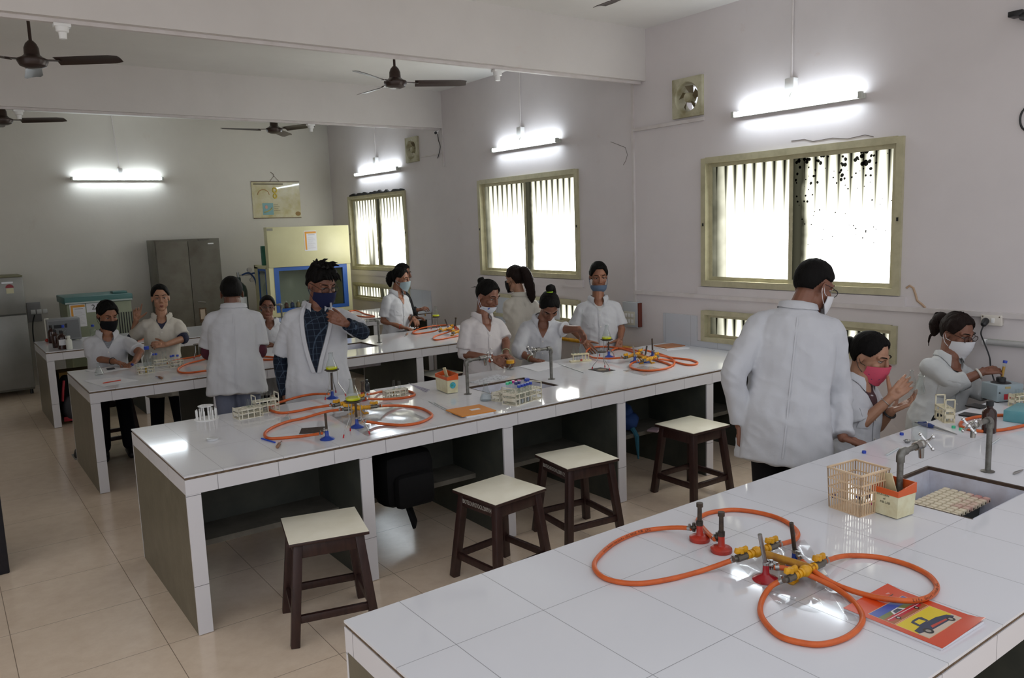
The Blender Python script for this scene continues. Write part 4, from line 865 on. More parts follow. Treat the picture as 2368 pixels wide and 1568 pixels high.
burner('blue bunsen burner standing behind the low tripod', (1408, 826), (1407, 790), BLUE, 'flared', (1416, 822))
sheet('plastic_sheet', 'clear round-edged plastic sheet under the window end hoses', 'plastic sheet', [(1440, 858), (1490, 846), (1550, 856), (1490, 870)], FILM, bump=.005, seed=5)
slabthing('notebook', 'brown-covered notebook on top of papers at the wall end', 'notebook', ((1514, 801), (1545, 807), (1580, 800), (1552, 795)), .008, pm('brown_cover', 'A8714C', .6), z=H+.0062, bev=0)
slabthing('paper_stack', 'white papers under the brown-covered notebook', 'papers', ((1519, 804), (1550, 812), (1587, 804), (1556, 797)), .006, PAPER, bev=0)
# ---------------------------------------------------------------- third bench
flask('small clear conical flask at the left end of the third bench', P(230, 867), .1, None)
sheet('paper', 'white paper with a red pen on the third bench corner', 'paper', [(192, 881), (270, 872), (322, 880), (240, 895)], PAPER, bump=.003, seed=6)
rod('pen', 'red and grey pen lying on the white paper', 'pen', (238, 886), (279, 879), .004, pm('pen_red', 'C8402A', .35), z=H+.004)
sheet('paper', 'white papers under the seated girl with the black mask', 'paper', [(198, 858), (255, 848), (300, 852), (235, 864)], PAPER, bump=.003, seed=9)
slabthing('phone', 'dark phone lying on the papers of the black-masked girl', 'phone', ((244, 856), (262, 854), (268, 851), (250, 853)), .008, BLACK, z=H+.005, bev=.002)
pr_ = rack('cream tube rack with amber tube nearest the seated girl', P(337, 863), radians(4), .125, .06, .062, 5, 2, WR, ends='flat')
ttube('clear tube with amber liquid in the rack by the seated girl', pr_(0, 1), .12, .008, pm('amber_liquid', ''), .04); ttube('short tube with yellow liquid in the rack by the seated girl', pr_(2, 0), .085, .008, pm('yellow_liquid', 'D0A83A', .2), .05)
ttube('clear tube with blue cap lying across the rack by the seated girl', pr_(0, 0, .07), .07, .0075, None, None, CAPD, (radians(70), 0, radians(-60)))
for k in range(3): ttube('empty clear tube in the rack by the seated girl', pr_(2+k, 1), .11, .0075, group='empty tubes by the seated girl')
pr_ = rack('cream tube rack behind the amber tube rack', P(371, 845), radians(4), .12, .055, .06, 5, 2, WR, ends='flat')
for k in range(2): ttube('clear tube with blue cap in the back rack of the third bench', pr_(k, 1), .1, .008, None, None, CAPB, group='blue-capped tubes of the back rack')
for k in range(2): ttube('empty clear tube in the back rack of the third bench', pr_(3+k, 0), .12, .007, group='empty tubes of the back rack')
pr_ = rack('cream tube rack closest to the man seen from behind', P(408, 848), radians(4), .11, .055, .06, 4, 2, WR, ends='flat')
for k in range(3): ttube('clear tube with blue cap in the rack by the man seen from behind', pr_(k, k % 2), .095, .008, None, None, CAPB, group='blue-capped tubes by the man seen from behind')
bottle('large clear glass bottle with blue cap on the third bench', (343, 850), .19, .045, GLASS, CAPB, neck=.38)
loop_tool('wooden-handled loop tool in front of the cream racks', (375, 877), (360, 871))
hose('orange gas hose curving in front of the man seen from behind', [(570, 845), (535, 849), (496, 854), (447, 861), (418, 861), (412, 853), (431, 842), (462, 834, .008), (485, 828, .03)])
hose('orange gas hose left of the tripod on the third bench', [(388, 840), (402, 834), (428, 829), (455, 824, .01), (470, 818, .035)])
hose('orange gas hose right of the man seen from behind on the third bench', [(490, 824, .035), (540, 823), (590, 824), (620, 825), (650, 828), (620, 832), (560, 830)], clamps=(1, 0))
manifold('yellow and blue gas valve on the third bench near the tripod', ((472, 820), (490, 814)), ((512, 818), (490, 824)), ((482, 817), (500, 820)))
tripod('tripod at the left part of the third bench', ((449, 830), (475, 828), (461, 825)), (460, 790), .045, h=H+.13)
hose('orange gas hose in the back loop at the window end of the third bench', [(1014, 763, .03), (1000, 767, .01), (978, 770), (960, 772), (955, 768), (972, 760), (1002, 754), (1036, 752), (1056, 757), (1060, 762, .02)])
hose('orange gas hose in the front loop at the window end of the third bench', [(1085, 772), (1058, 777), (1028, 783), (1008, 786), (1002, 782), (1010, 776), (1034, 769, .012), (1042, 766, .03)], clamps=(0, 1))
manifold('yellow gas manifold at the window end of the third bench', ((1018, 766), (1046, 757)), ((1074, 763), (1048, 770)), ((1034, 762), (1060, 767)))
burner('bunsen burner with leaning dark tube at the window end of the third bench', (1036, 765), (1029, 740), BLUE, 'flared', (1042, 764), h=.13)
burner('bunsen burner with upright dark tube at the window end of the third bench', (1053, 766), (1054, 732), RED, 'round', (1060, 764), h=.15)
tp = tripod('tripod near the window end of the third bench', ((997, 762), (1010, 758), (1021, 763)), (1009, 727), .045, h=H+.14)
flask('clear conical flask with yellow-green liquid on the third bench near the masked woman', tp, .115, LIME)
loop_tool('red-handled loop tool in front of the grey-masked woman', (943, 773), (936, 779))
slabthing('glass_slide', 'flat pale plate under the hand of the grey-masked woman', 'plate', ((920, 765), (945, 766), (953, 758), (930, 757)), .004, PAPER, bev=0)
# ---------------------------------------------------------------- farthest bench
for lab, px, h, r, lb in (('brown reagent bottle farthest left on the farthest bench', (121, 793), .2, .034, 0), ('brown reagent bottle standing between two others on the farthest bench', (131, 804), .2, .036, 0), ('brown reagent bottle with white label on the farthest bench', (146, 807), .2, .045, 1), ('brown reagent bottle at the back beside the clear blue-capped one', (163, 783), .17, .03, 0)): bottle(lab, px, h, r, AMBER, BLACK, lb)
bottle('clear bottle with blue cap in the middle of the brown bottles', (149, 790), .19, .03, GLASS, CAPB); bottle('clear reagent bottle with blue cap beside the white jar', (168, 786), .15, .034, clear('cloudy_glass', 'BCC4C0', 1), CAPB)
bottle('white plastic jar right of the clear blue-capped bottle', (178, 785), .14, .028, PLW, PLW, neck=.7); bottle('white plastic bottle in front of the clear blue-capped bottle', (161, 807), .14, .03, PLW, PLW, neck=.5)
bottle('clear bottle with blue cap behind the seated girl', (217, 780), .15, .034, GLASS, CAPB)
single('paper_roll', MB().lathe([(0, .26), (.022, .26), (.024, .255), (.024, 0), (0, 0)], 20), PLW, 'tall white roll standing left of the brown bottles', 'roll', (0, 0, 0)).location = P(113, 789)
t = thing('rubber_bulb', 'small red rubber bulb left of the brown bottles', 'rubber bulb', P(109, 791)); MB().sph((0, 0, .02), .02).build('bulb', RED, t); MB().cyl((.015, 0, .02), (.045, 0, .018), .008).build('nozzle', RED, t)
hose('orange gas hose with two strands on the farthest bench behind the plaid-shirted man', [(800, 722), (822, 718), (845, 726), (866, 731), (850, 733), (820, 730), (795, 732)], clamps=(0, 0))
hose('orange gas hose on the farthest bench behind the pointing girl', [(318, 788), (330, 784), (350, 780), (372, 779)], clamps=(0, 0))
# ================================================================ people
def skinm(name, c, v): return pm(name, c, .5, var=v, vs=9, bump=.03, bs=120)
SKIN = [skinm('skin_warm', '8E5F46', '7C4F3A'), skinm('skin_brown', '7E5340', '6C4432'), skinm('skin_light', 'A87C62', '956A52'), skinm('skin_dark', '6E4836', '5C3A2B')]
HAIR = pm('black_hair', '0C0A09', .62, spec=.12, bump=.5, bs=40, bst=(5, 5, .8)); HAIRB = pm('brown_hair', '1C110E', .6, spec=.15, bump=.5, bs=40, bst=(5, 5, .8))
def cloth(name, c, v=None): return pm(name, c, .85, spec=.2, var=v, vs=4, bump=.35, bs=11, vt=(.35, .75))
COATW = cloth('white_cotton', 'C2C3C7', 'B8B9BE'); COATC = cloth('ivory_cotton', 'C6C1B7', 'BAB5AA'); COATP = cloth('pinkish_white_cotton', 'C9C4C4', 'BFB9B9')
NAVYT = cloth('navy_trousers', '14151C'); BLACKT = cloth('black_trousers', '121113'); JEAN = cloth('grey_jeans', '6E7486', '5C6274')
EYEW = pm('eye_white', 'A69C94', .4); IRIS = pm('iris', '0E0A08', .2); LIP = pm('lips', '7A4238', .5); SHOE = pm('dark_shoe', '151416', .5); LENS = clear('lens', 'F0F0F0', .6)
MASKM = lambda n, c, v=None: pm(n, c, .8, spec=.2, var=v, vs=30, vt=(.58, .64))
HZ = V((0, 0, 1)); CF = V((-FW.x, -FW.y, 0)).normalized(); CR = V((RT.x, RT.y, 0)).normalized()
def Pd(px, py, d): return CAM+ray(px, py)*d
def facing(deg): a = radians(deg); return CF*cos(a)+CR*sin(a)
def remesh(mb, vox, it, fac=.5):
    me = bpy.data.meshes.new('tmp'); me.from_pydata(mb.v, [], mb.f); o = bpy.data.objects.new('tmp', me); COL.objects.link(o)
    m = o.modifiers.new('r', 'REMESH'); m.mode = 'VOXEL'; m.voxel_size = vox; m.use_smooth_shade = True
    if it: s = o.modifiers.new('s', 'SMOOTH'); s.iterations = it; s.factor = fac
    out = bpy.data.meshes.new_from_object(o.evaluated_get(bpy.context.evaluated_depsgraph_get()))
    bpy.data.objects.remove(o); bpy.data.meshes.remove(me); return out
def meshobj(name, me, mat, parent, loc):
    me.transform(Matrix.Translation(-loc)); me.materials.clear(); me.materials.append(mat); me.polygons.foreach_set('use_smooth', [True]*len(me.polygons)); me.name = name
    o = bpy.data.objects.new(name, me); COL.objects.link(o); o.parent = parent; return o
def hand(mb, w, d, n, side, curl=(.35,)*5, k=1.0, spread=1.0, thumb=(.55, .75, .3)):
    """palm, four bent fingers and a thumb: d fingers, n out of the palm, side +1 right hand"""
    d = d.normalized(); n = (n-d*n.dot(d)).normalized(); s = d.cross(n)*side
    offs = (.0285, .0095, -.0095, -.0275); ln = (.068, .076, .070, .054); kn = (.088, .092, .088, .08)
    for i in range(4):
        a = w+d*.012*k+s*offs[i]*.55*k; b = w+d*kn[i]*k+s*offs[i]*k
        mb.cone(a, b, .0135*k, .0105*k, 8)
        cu = curl[i+1]; p = b; r = .0088*k if i < 3 else .0078*k; sp = s*((1.5-i)*.075*spread)
        for f, an in ((.45, .75*cu), (.30, 1.75*cu), (.25, 2.5*cu)):
            q = p+((d+sp).normalized()*cos(an)+n*sin(an))*ln[i]*f*k; mb.cone(p, q, r, r*.9, 8); p = q; r *= .9
    p = w+d*.022*k+s*.02*k+n*.006*k; dr = (d*thumb[0]+s*thumb[1]+n*thumb[2]).normalized()
    for L, r0, r1, an in ((.042, .0145, .0105, 0), (.033, .0105, .0092, curl[0]*.8), (.025, .0092, .0075, curl[0]*1.5)):
        dd = (dr*cos(an)+(d*.5+n*.8).normalized()*sin(an)).normalized(); q = p+dd*L*k; mb.cone(p, q, r0*k, r1*k, 8); p = q
    mb.sph(w+d*.05*k, .02*k, 10, 6)
def cat_ellipse(c, ax, ay, az, a, b, ex=2.4, n=40, mod=None, tilt=0):
    out = []
    for k in range(n):
        th = 2*pi*k/n; cx, sy = cos(th), sin(th); r = (abs(cx)**ex+abs(sy)**ex)**(-1/ex); m = mod(th) if mod else 1
        out.append(c+ax*(a*cx*r*m)+ay*(b*sy*r*m)-az*(tilt*max(0, sy)**1.5))
    return out
class Person:
    pass
def person(label, D, yaw, head, neck, pelvis, arms, hyaw=0, pitch=0, roll=0, skin=0, hs=.92, sw=.165, coat=COATW, hem=.30, sleeve=('short', 'short'), vneck=.15, under=None, trousers=NAVYT, seated=False, hair=None, mask=None, glasses=None, bulk=1.0, openf=None, undersleeve=None, group=None, feet=True, sk=None, hair_mat=HAIR, eyes=True, lower=1, seed=0, collar=True, hidden=False):
    J = lambda q: Pd(q[0], q[1], D+(q[2] if len(q) > 2 else 0))
    N, PV, HC = J(neck), J(pelvis), J(head)
    if seated: PV.z = max(PV.z, .60)
    f = facing(yaw); rg = f.cross(HZ); sk = SKIN[skin]
    base = V((PV.x, PV.y, 0)); t = thing('person', label, 'person', base, 0, group)
    p = Person(); p.t = t; p.base = base; mb = MB(); spine = (N-PV).normalized(); lat = (rg-spine*rg.dot(spine)).normalized(); fr = lat.cross(spine)*-1
    if fr.dot(f) < 0: fr = -fr
    # head
    hf0 = facing(hyaw if hyaw is not None else yaw); hx = hf0.cross(HZ); pr_ = radians(pitch); hf = hf0*cos(pr_)-HZ*sin(pr_); hz = hf0*sin(pr_)+HZ*cos(pr_)
    ro = radians(roll); hx, hz = hx*cos(ro)+hz*sin(ro), hz*cos(ro)-hx*sin(ro)
    HM = Matrix(((hx.x*hs, hf.x*hs, hz.x*hs, HC.x), (hx.y*hs, hf.y*hs, hz.y*hs, HC.y), (hx.z*hs, hf.z*hs, hz.z*hs, HC.z), (0, 0, 0, 1)))
    h = lambda x, y, z: HM @ V((x, y, z))
    def hsph(c, r, n=20, m=14): mb.sph(c, r, n, m, HM)
    hsph((0, -.008, .03), (.075, .095, .09)); hsph((0, .028, -.035), (.061, .068, .086)); hsph((0, .064, -.098), (.03, .026, .024)); hsph((0, .03, -.08), (.05, .05, .04))
    for s in (-1, 1):
        hsph((s*.04, .012, -.062), (.022, .034, .032)); hsph((s*.036, .062, -.022), (.026, .026, .026)); hsph((s*.0115, .098, -.03), (.009, .012, .008), 10, 8)
        mb.cone(h(s*.012, .087, .031), h(s*.05, .066, .03), .011*hs, .010*hs, 10)
        mb.sph((0, 0, 0), (.007, .019, .031), 12, 8, HM @ T(s*.077, -.01, -.008) @ Matrix.Rotation(s*.35, 4, 'Z') @ Matrix.Rotation(-.15, 4, 'X'))
        mb.cone(h(s*.032, .078, .019), h(s*.036, .076, .018), .011*hs, .0105*hs, 10)
    mb.cone(h(0, .092, .022), h(0, .112, -.02), .0095*hs, .0125*hs, 10); hsph((0, .112, -.024), (.0115, .011, .010), 12, 8)
    mb.cone(h(-.02, .085, -.062), h(.02, .085, -.062), .0075*hs, .0075*hs, 8); mb.cone(h(-.008, .09, -.06), h(.008, .09, -.06), .008*hs, .008*hs, 8); mb.cone(h(-.015, .086, -.074), h(.015, .086, -.074), .0085*hs, .0085*hs, 8)
    mb.cone(h(0, -.022, -.05), N-spine*.03, .05*hs*bulk, .056*bulk, 16); mb.cone(h(0, 0, -.075), N+fr*.01, .045*hs, .05, 12)
    # trunk core and legs
    mb.cone(N-spine*.06, PV, .075, .085, 14); SH = {}
    for s, nm in ((1, 'R'), (-1, 'L')):
        a = arms.get(nm); S = N+lat*s*sw*.86-spine*.082; SH[nm] = S; mb.cone(N-spine*.07, S, .05, .046, 12)
        E, W = J(a['e']), J(a['w']); ar = .044*bulk
        mb.cone(S, E, ar, .036*bulk, 12); mb.cone(E, W, .037*bulk, .0245*bulk, 12)
        if 't' in a:
            hd = (J(a['t'])-W); n_ = CR*a['n'][0]+HZ*a['n'][1]+CF*a['n'][2]
            hand(mb, W, hd, n_, s, a.get('c', (.3, .3, .3, .35, .4)), .95*hs/.92, a.get('sp', 1), a.get('th', (.55, .75, .3)))
        a['S'], a['E'], a['W'] = S, E, W
    tr = MB(); KN = []
    for s in (1, -1):
        hip = PV+rg*s*.085; 
        if seated: kn = hip+f*.40+HZ*-.02; an = V((kn.x, kn.y, .08))+f*-.03+rg*s*.02
        else: kn = V((hip.x, hip.y, hip.z*.53)); an = V((hip.x, hip.y, .08))+rg*s*.02
        mb.cone(hip, kn, .065, .048, 12); mb.cone(kn, an, .046, .034, 12); toe = an+f*.14-HZ*.045; mb.cone(an-HZ*.03, toe, .034, .028, 10)
        tr.cone(hip, kn, (.08 if seated else .092)*bulk, .07, 16); tr.cone(kn, an+HZ*.03, .068, .06, 16)
        if feet: MB().cone(an-HZ*.035-f*.03-base, toe-base, .042, .034, 12).box((0, 0, 0), (0, 0, 0)).build('shoe', SHOE, t)
    mb.cone(PV+rg*.06, PV-rg*.06, .09, .09, 12); hr_ = (.095 if seated else .118)*bulk; tr.cone(PV+rg*.06, PV-rg*.06, hr_, hr_, 16)
    body = remesh(mb, .0036, 2); bo = meshobj('body', body, sk, t, base)
    bt = remesh(tr, .012, 3); meshobj('trousers', bt, trousers, t, base)
    B_ = lambda m: T(-base) @ m if m else T(-base)
    HL = T(-base) @ HM
    # face pieces
    if eyes:
        for s in (-1, 1):
            MB().sph((s*.0325, .0745, .009), (.0132, .0112, .0066), 14, 10, HL).build('eye', EYEW, bo); MB().sph((s*.0325, .0812, .008), (.0066, .005, .0062), 12, 8, HL).build('iris', IRIS, bo)
            MB().tube([HL @ V((s*.046, .0785, .0115)), HL @ V((s*.039, .086, .0165)), HL @ V((s*.03, .0885, .0165)), HL @ V((s*.02, .086, .010))], .0016, 6).build('eyelid', IRIS, bo)
            MB().tube([HL @ V(q) for q in ((s*.013, .0985, .033), (s*.03, .0965, .0395), (s*.045, .084, .0385), (s*.054, .072, .032))], [.002, .0036, .0032, .001], 8).build('eyebrow', HAIR, bo)
        if mask is None or mask[0] == 'chin': MB().tube([HL @ V(q) for q in ((-.021, .0885, -.066), (-.008, .0965, -.0635), (0, .0965, -.065), (.008, .0965, -.0635), (.021, .0885, -.066))], [.002, .0055, .005, .0055, .002], 8).tube([HL @ V(q) for q in ((-.018, .089, -.068), (0, .0955, -.0735), (.018, .089, -.068))], [.002, .0065, .002], 8).build('lips', LIP, bo)
    # hair
    hr = hair or {}; thf, ths, thb = hr.get('front', 42)-4, hr.get('side', 2)-8, hr.get('back', -52)-6; th = hr.get('th', .2); mess = hr.get('mess', .03)
    na, ne = 72, 44; vs = []; fs = []; rr = random.Random(seed)
    for j in range(ne+1):
        el = -pi/2+pi*j/ne
        for i in range(na):
            az = 2*pi*i/na; a = abs((az+pi) % (2*pi)-pi); ad = math.degrees(a); par = hr.get('part', 0)*sin(az)
            lim = thf+par if ad < 24 else thf+par+(ths-thf-par)*((ad-24)/36) if ad < 60 else ths if ad < 95 else ths+(thb-ths)*min(1, (ad-95)/30)
            d = V((sin(az)*cos(el), cos(az)*cos(el), sin(el))); e = 1/sqrt((d.x/.0755)**2+(d.y/.0965)**2+(d.z/.0915)**2)
            k = min(1, max(0, (math.degrees(el)-lim)/7+.5)); st = noise.noise(V((az*9, el*1.6, seed)))*mess+noise.noise(V((az*3, el*3, seed+5)))*mess
            vs.append(V((0, -.008, .03))+d*e*((1-k)*.80+k*(1+th*(.75+.25*sin(max(0, el)))+st)))
    for j in range(ne):
        for i in range(na): fs.append((j*na+i, j*na+(i+1) % na, (j+1)*na+(i+1) % na, (j+1)*na+i))
    hm = MB().add(vs, fs, True, HL)
    for el_ in hr.get('tufts', ()): 
        a, b, r = el_; hm.tube([HL @ V(a), HL @ ((V(a)+V(b))/2+V((0, 0, .008))), HL @ V(b)], [r, r*.8, r*.15], 6)
    for tail in hr.get('tails', ()):
        pts, rads = tail; pp = smooth_path([V(q) for q in pts], 8); n = len(pp); rad = []
        for i in range(n): u = i/(n-1)*(len(rads)-1); k = min(int(u), len(rads)-2); rad.append((rads[k]+(rads[k+1]-rads[k])*(u-k))*(1+.12*noise.noise(V((u*5, seed, 3)))))
        m0 = len(hm.v); hm.tube([HL @ q for q in pp], [r*hs for r in rad], 18)
        for i in range(m0, len(hm.v)): v = V(hm.v[i]); hm.v[i] = tuple(v+V((noise.noise(v*60), noise.noise(v*60+V((9, 0, 0))), noise.noise(v*30)))*.006)
    for b_ in hr.get('buns', ()): 
        m0 = len(hm.v); hm.sph(b_[0], b_[1], 18, 12, HL)
        for i in range(m0, len(hm.v)): v = V(hm.v[i]); hm.v[i] = tuple(v+V((noise.noise(v*45), noise.noise(v*45+V((9, 0, 0))), noise.noise(v*45)))*.007)
    hm.build('hair', hair_mat, bo, ang=0)
    for hb in hr.get('bands', ()): MB().tube([HL @ q for q in [V(hb[0])+Matrix.Rotation(hb[3], 3, 'X') @ V((hb[1]*cos(2*pi*k/16), hb[1]*sin(2*pi*k/16), 0)) for k in range(16)]], .005, 8, True).build('hair_band', pm(*hb[2]), bo)
    # mask
    if mask:
        kind, mm = mask[0], mask[1]; ns, nt_ = 28, 16; vs = []; fs = []; sh = -.052 if kind == 'chin' else 0
        for j in range(nt_+1):
            for i in range(ns+1):
                s = i/ns*2-1; u = j/nt_; az = s*radians(80); zt = -.002-.030*abs(s)**1.8; zb = -.128+.050*abs(s)**3
                z = zt+(zb-zt)*u; bulge = sin(pi*min(1, u*1.05))*.012; fy = .127-.016*u+bulge*.8-(.02 if kind == 'chin' else 0); x = sin(az)*(.077-.012*u*(1-abs(s))); y = .012+(fy-.012)*max(0, cos(az))**.85
                if kind == 'chin': z = z*.62+sh; y -= .012*u
                vs.append((x, y+.0008*sin(u*28)*(1-abs(s)), z))
        fs = [(j*(ns+1)+i, j*(ns+1)+i+1, (j+1)*(ns+1)+i+1, (j+1)*(ns+1)+i) for j in range(nt_) for i in range(ns)]
        m_ = len(vs); vs2 = vs+[(x*.975, y-.002, z) for x, y, z in vs]; fs2 = fs+[tuple(m_+k for k in q[::-1]) for q in fs]
        mo = MB().add(vs2, fs2, True, HL).build('face_mask', mm, bo)
        for s in (-1, 1):
            za, zb_ = [z0*.62+sh if kind == 'chin' else z0 for z0 in (-.034, -.074)]
            MB().tube([HL @ V(q) for q in ((s*.074, .028, za), (s*.083, .002, -.02+za*.3), (s*.084, -.018, -.002), (s*.085, -.024, -.018), (s*.084, -.018, -.032), (s*.082, .002, -.02+zb_*.5), (s*.074, .028, zb_))], .0017, 6).build('ear_loop', mask[2] if len(mask) > 2 else mm, mo)
    if glasses:
        g = MB(); le = MB(); r = .025
        for s in (-1, 1):
            ring = [HL @ V((s*.0335+r*1.12*cos(2*pi*k/20), .108-.10*(r*cos(2*pi*k/20)*s+.0)*.9, .006+r*.82*sin(2*pi*k/20))) for k in range(20)]; g.tube(ring, .0019, 6, True)
            g.tube([HL @ V((s*.062, .104, .012)), HL @ V((s*.079, .04, .014)), HL @ V((s*.083, -.012, .008)), HL @ V((s*.081, -.03, -.012))], .0018, 6); le.add(ring, [tuple(range(20))])
        g.tube([HL @ V((-.008, .108, .011)), HL @ V((0, .112, .014)), HL @ V((.008, .108, .011))], .0018, 6); go = g.build('spectacles', pm(*glasses), bo); le.build('lens', LENS, go)
    # coat -------------------------------------------------------------------
    if coat is not None:
        L = (N-PV).length; dn = -spine; cb = MB(); bk = bulk; hemp = PV-HZ*hem if not seated else PV+f*.10-HZ*.10
        S_ = [(N+spine*.030, .060, .060, 2), (N+spine*.004, .088*bk, .070, 2), (N-spine*.026, .108*bk, .08, 2.1), (N-spine*.055, sw*.76*bk, .092*bk, 2.1), (N-spine*.13, sw*.98*bk, .112*bk, 2.3), (N-spine*(L*.45), sw*1.0*bk, .126*bk, 2.3), (N-spine*(L*.72), sw*.98*bk, .125*bk, 2.3), (PV+spine*.03, sw*1.08*bk, .145*bk, 2.3)]
        if seated: S_ += [(PV+f*.04-HZ*.03, sw*1.18*bk, .19*bk, 2.5), (PV+f*.10-HZ*.10, sw*1.25*bk, .25, 2.8)]
        else: S_ += [(PV-HZ*hem*.5, sw*1.14*bk, .16*bk, 2.4), (hemp, sw*1.2*bk, .172*bk, 2.4), (hemp-HZ*.004, sw*1.17*bk, .165*bk, 2.4)]
        n = 44; vs = []; fs = []
        for i, (c, a, b, ex) in enumerate(S_):
            low_ = max(0, i-3)/7
            md = lambda th: 1+low_*(.05*noise.noise(V((cos(th)*2.6, sin(th)*2.6, i*.18+seed)))+.055*noise.noise(V((cos(th)*5.5, sin(th)*5.5, i*.12+seed+4))))
            vs += cat_ellipse(c, lat, fr, spine, a, b, ex, n, md, (.095, .075, .05, .025)[i] if i < 4 else 0)
        for i in range(len(S_)-1):
            for k in range(n): fs.append((i*n+k, i*n+(k+1) % n, (i+1)*n+(k+1) % n, (i+1)*n+k))
        fs += [tuple(range(n))[::-1], tuple(range((len(S_)-1)*n, len(S_)*n))]
        cb.add(vs, fs, True); us = MB()
        for s, nm in ((1, 'R'), (-1, 'L')):
            a = arms[nm]; S, E, W = a['S'], a['E'], a['W']; sl = sleeve[0 if nm == 'R' else 1]; ud = (E-S).normalized()
            cb.cone(N-spine*.066+lat*s*.05, S-spine*.004, .062*bk, .056*bk, 14)
            if sl == 'short': e = S+(E-S)*.82; cb.tube([S-ud*.02, S+ud*.05, S+(E-S)*.5, e], [.05*bk, .062*bk, .064*bk, .070*bk], 20)
            elif sl == 'elbow': fd = (W-E).normalized(); cb.tube([S-ud*.02, S+ud*.05, S+(E-S)*.55, E-ud*.02, E+fd*.015, E+fd*.075], [.05*bk, .06*bk, .061*bk, .059*bk, .057*bk, .054*bk], 20)
            else: fd = (W-E).normalized(); cb.tube(smooth_path([S-ud*.02, S+ud*.06, S+(E-S)*.6, E, E+(W-E)*.5, W-fd*.012], 4), [.05*bk, .056*bk, .061*bk, .064*bk, .065*bk, .066*bk, .067*bk, .066*bk, .065*bk, .065*bk, .066*bk, .065*bk, .064*bk, .06*bk, .058*bk, .056*bk, .054*bk, .052*bk, .05*bk, .049*bk, .048*bk][:21], 20)
            if undersleeve and (nm in undersleeve[1]):
                fd = (W-E).normalized(); q = undersleeve[2] if len(undersleeve) > 2 else .9; pth = [S+(E-S)*.6, S+(E-S)*.85, E, E+(W-E)*.35*q, E+(W-E)*.7*q, E+(W-E)*q]
                uq = MB().tube([v_-base for v_ in smooth_path(pth, 4)], [.053*bk]*9+[.052*bk]*4+[.048*bk]*4+[.043*bk]*4, 16); uq.build('shirt_sleeve', undersleeve[0], t)
        cm = remesh(cb, .0075, 4)
        nv = len(cm.vertices); cc = [0.0]*(nv*3); nn_ = [0.0]*(nv*3); cm.vertices.foreach_get('co', cc); cm.vertices.foreach_get('normal', nn_); nf = noise.noise
        for i in range(nv):
            x, y, z = cc[3*i], cc[3*i+1], cc[3*i+2]; fall = min(1, max(0, (N.z-z-.05)/.35))
            w1 = nf(V((x*13, y*13, z*3.2+seed)))*.012*fall+(.35-abs(nf(V((x*9+z*7, y*9-z*7, z*8+seed*2)))))*.009+nf(V((x*26, y*26, z*16+seed)))*.0035
            for k in range(3): cc[3*i+k] += nn_[3*i+k]*w1
        cm.vertices.foreach_set('co', cc)
        cm.update(); bvh = BVHTree.FromPolygons([v.co.copy() for v in cm.vertices], [q.vertices[:] for q in cm.polygons])
        co = meshobj('lab_coat', cm, coat, t, base)
        def on(u, w, off, s=1):
            """point on the coat front (s=1) or back (s=-1): u sideways, w below the neck base"""
            o = N+lat*u-spine*w+fr*(.6*s); hit = bvh.ray_cast(o, -fr*s)
            return (hit[0]+fr*s*off-base) if hit[0] else (N+lat*u-spine*w+fr*(.13*s)-base)
        def strip2(rows, off, name, mat, par, s=1, nn=5):
            vs = []; fs = []
            for a, b, w in rows: vs += [on(a+(b-a)*k/nn, w, off, s) for k in range(nn+1)]
            m = nn+1
            for i in range(len(rows)-1): fs += [(i*m+k, i*m+k+1, (i+1)*m+k+1, (i+1)*m+k) for k in range(nn)]
            m_ = len(vs); vs += [v-fr*s*.003 for v in vs]; fs += [tuple(m_+k for k in q[::-1]) for q in fs]
            return MB().add(vs, fs, True).build(name, mat, par, ang=0)
        if vneck and under is not None:
            w0 = .03; R_ = [(-.052*(1-k/10)**.9-.002, .052*(1-k/10)**.9+.002, w0+(vneck-w0)*k/10) for k in range(11)]
            strip2(R_, .004, 'shirt_front', under if under != 'skin' else sk, co)
        if openf:
            R_ = [(a, b, w) for w, a, b in openf[1]]; strip2(R_, .012, 'shirt_front', openf[0], co, 1, 10)
            for sg in (0, 1): strip2([(r[sg]+(-.03 if sg == 0 else .004), r[sg]+(-.004 if sg == 0 else .03), r[2]) for r in R_], .015, 'coat_edge', coat, co)
        if collar:
            nc = 30; vs = []
            for k in range(nc+1):
                a = radians(36+(324-36)*k/nc); ca, sa = cos(a), sin(a); fwd = max(0, ca)
                top = N+spine*(.036-.03*fwd)+lat*sa*.068*bk+fr*(ca*.068+.004); r2 = .098*bk; out_ = N-spine*(.0+.075*fwd**1.5)+lat*sa*r2*(1-.25*fwd)+fr*(ca*.105+.002)
                loc_, nrm, _, _ = bvh.find_nearest(out_); out_ = loc_+nrm*.006 if loc_ else out_
                mid_ = (top+out_)*.5+spine*.012+(fr*ca+lat*sa)*.008
                vs += [top-base, mid_-base, out_-base]
            fs = [(k*3+j, k*3+j+1, k*3+j+4, k*3+j+3) for k in range(nc) for j in range(2)]; m_ = len(vs)
            cen = N-base; vs += [v-(v-cen).normalized()*.004 for v in vs]; fs += [tuple(m_+k for k in q[::-1]) for q in fs]
            MB().add(vs, fs, True).build('collar', coat, co, ang=0)
        if not openf and abs(((yaw+180) % 360)-180) < 110:
            Lc = L+(hem*.6 if not seated else .0)
            strip2([(-.016, .016, vneck+(Lc-vneck)*k/12) for k in range(13)], .004, 'placket', coat, co)
            for k in range(4):
                w_ = vneck+.03+k*.105
                if w_ < L+.1: q = on(0, w_, .006); MB().tube([q, q+fr*.003], .006, 10).build('button', pm('button', 'D8D4CC', .4), co)
            strip2([(.055, .125, .15), (.055, .125, .19), (.055, .125, .26)], .004, 'chest_pocket', coat, co)
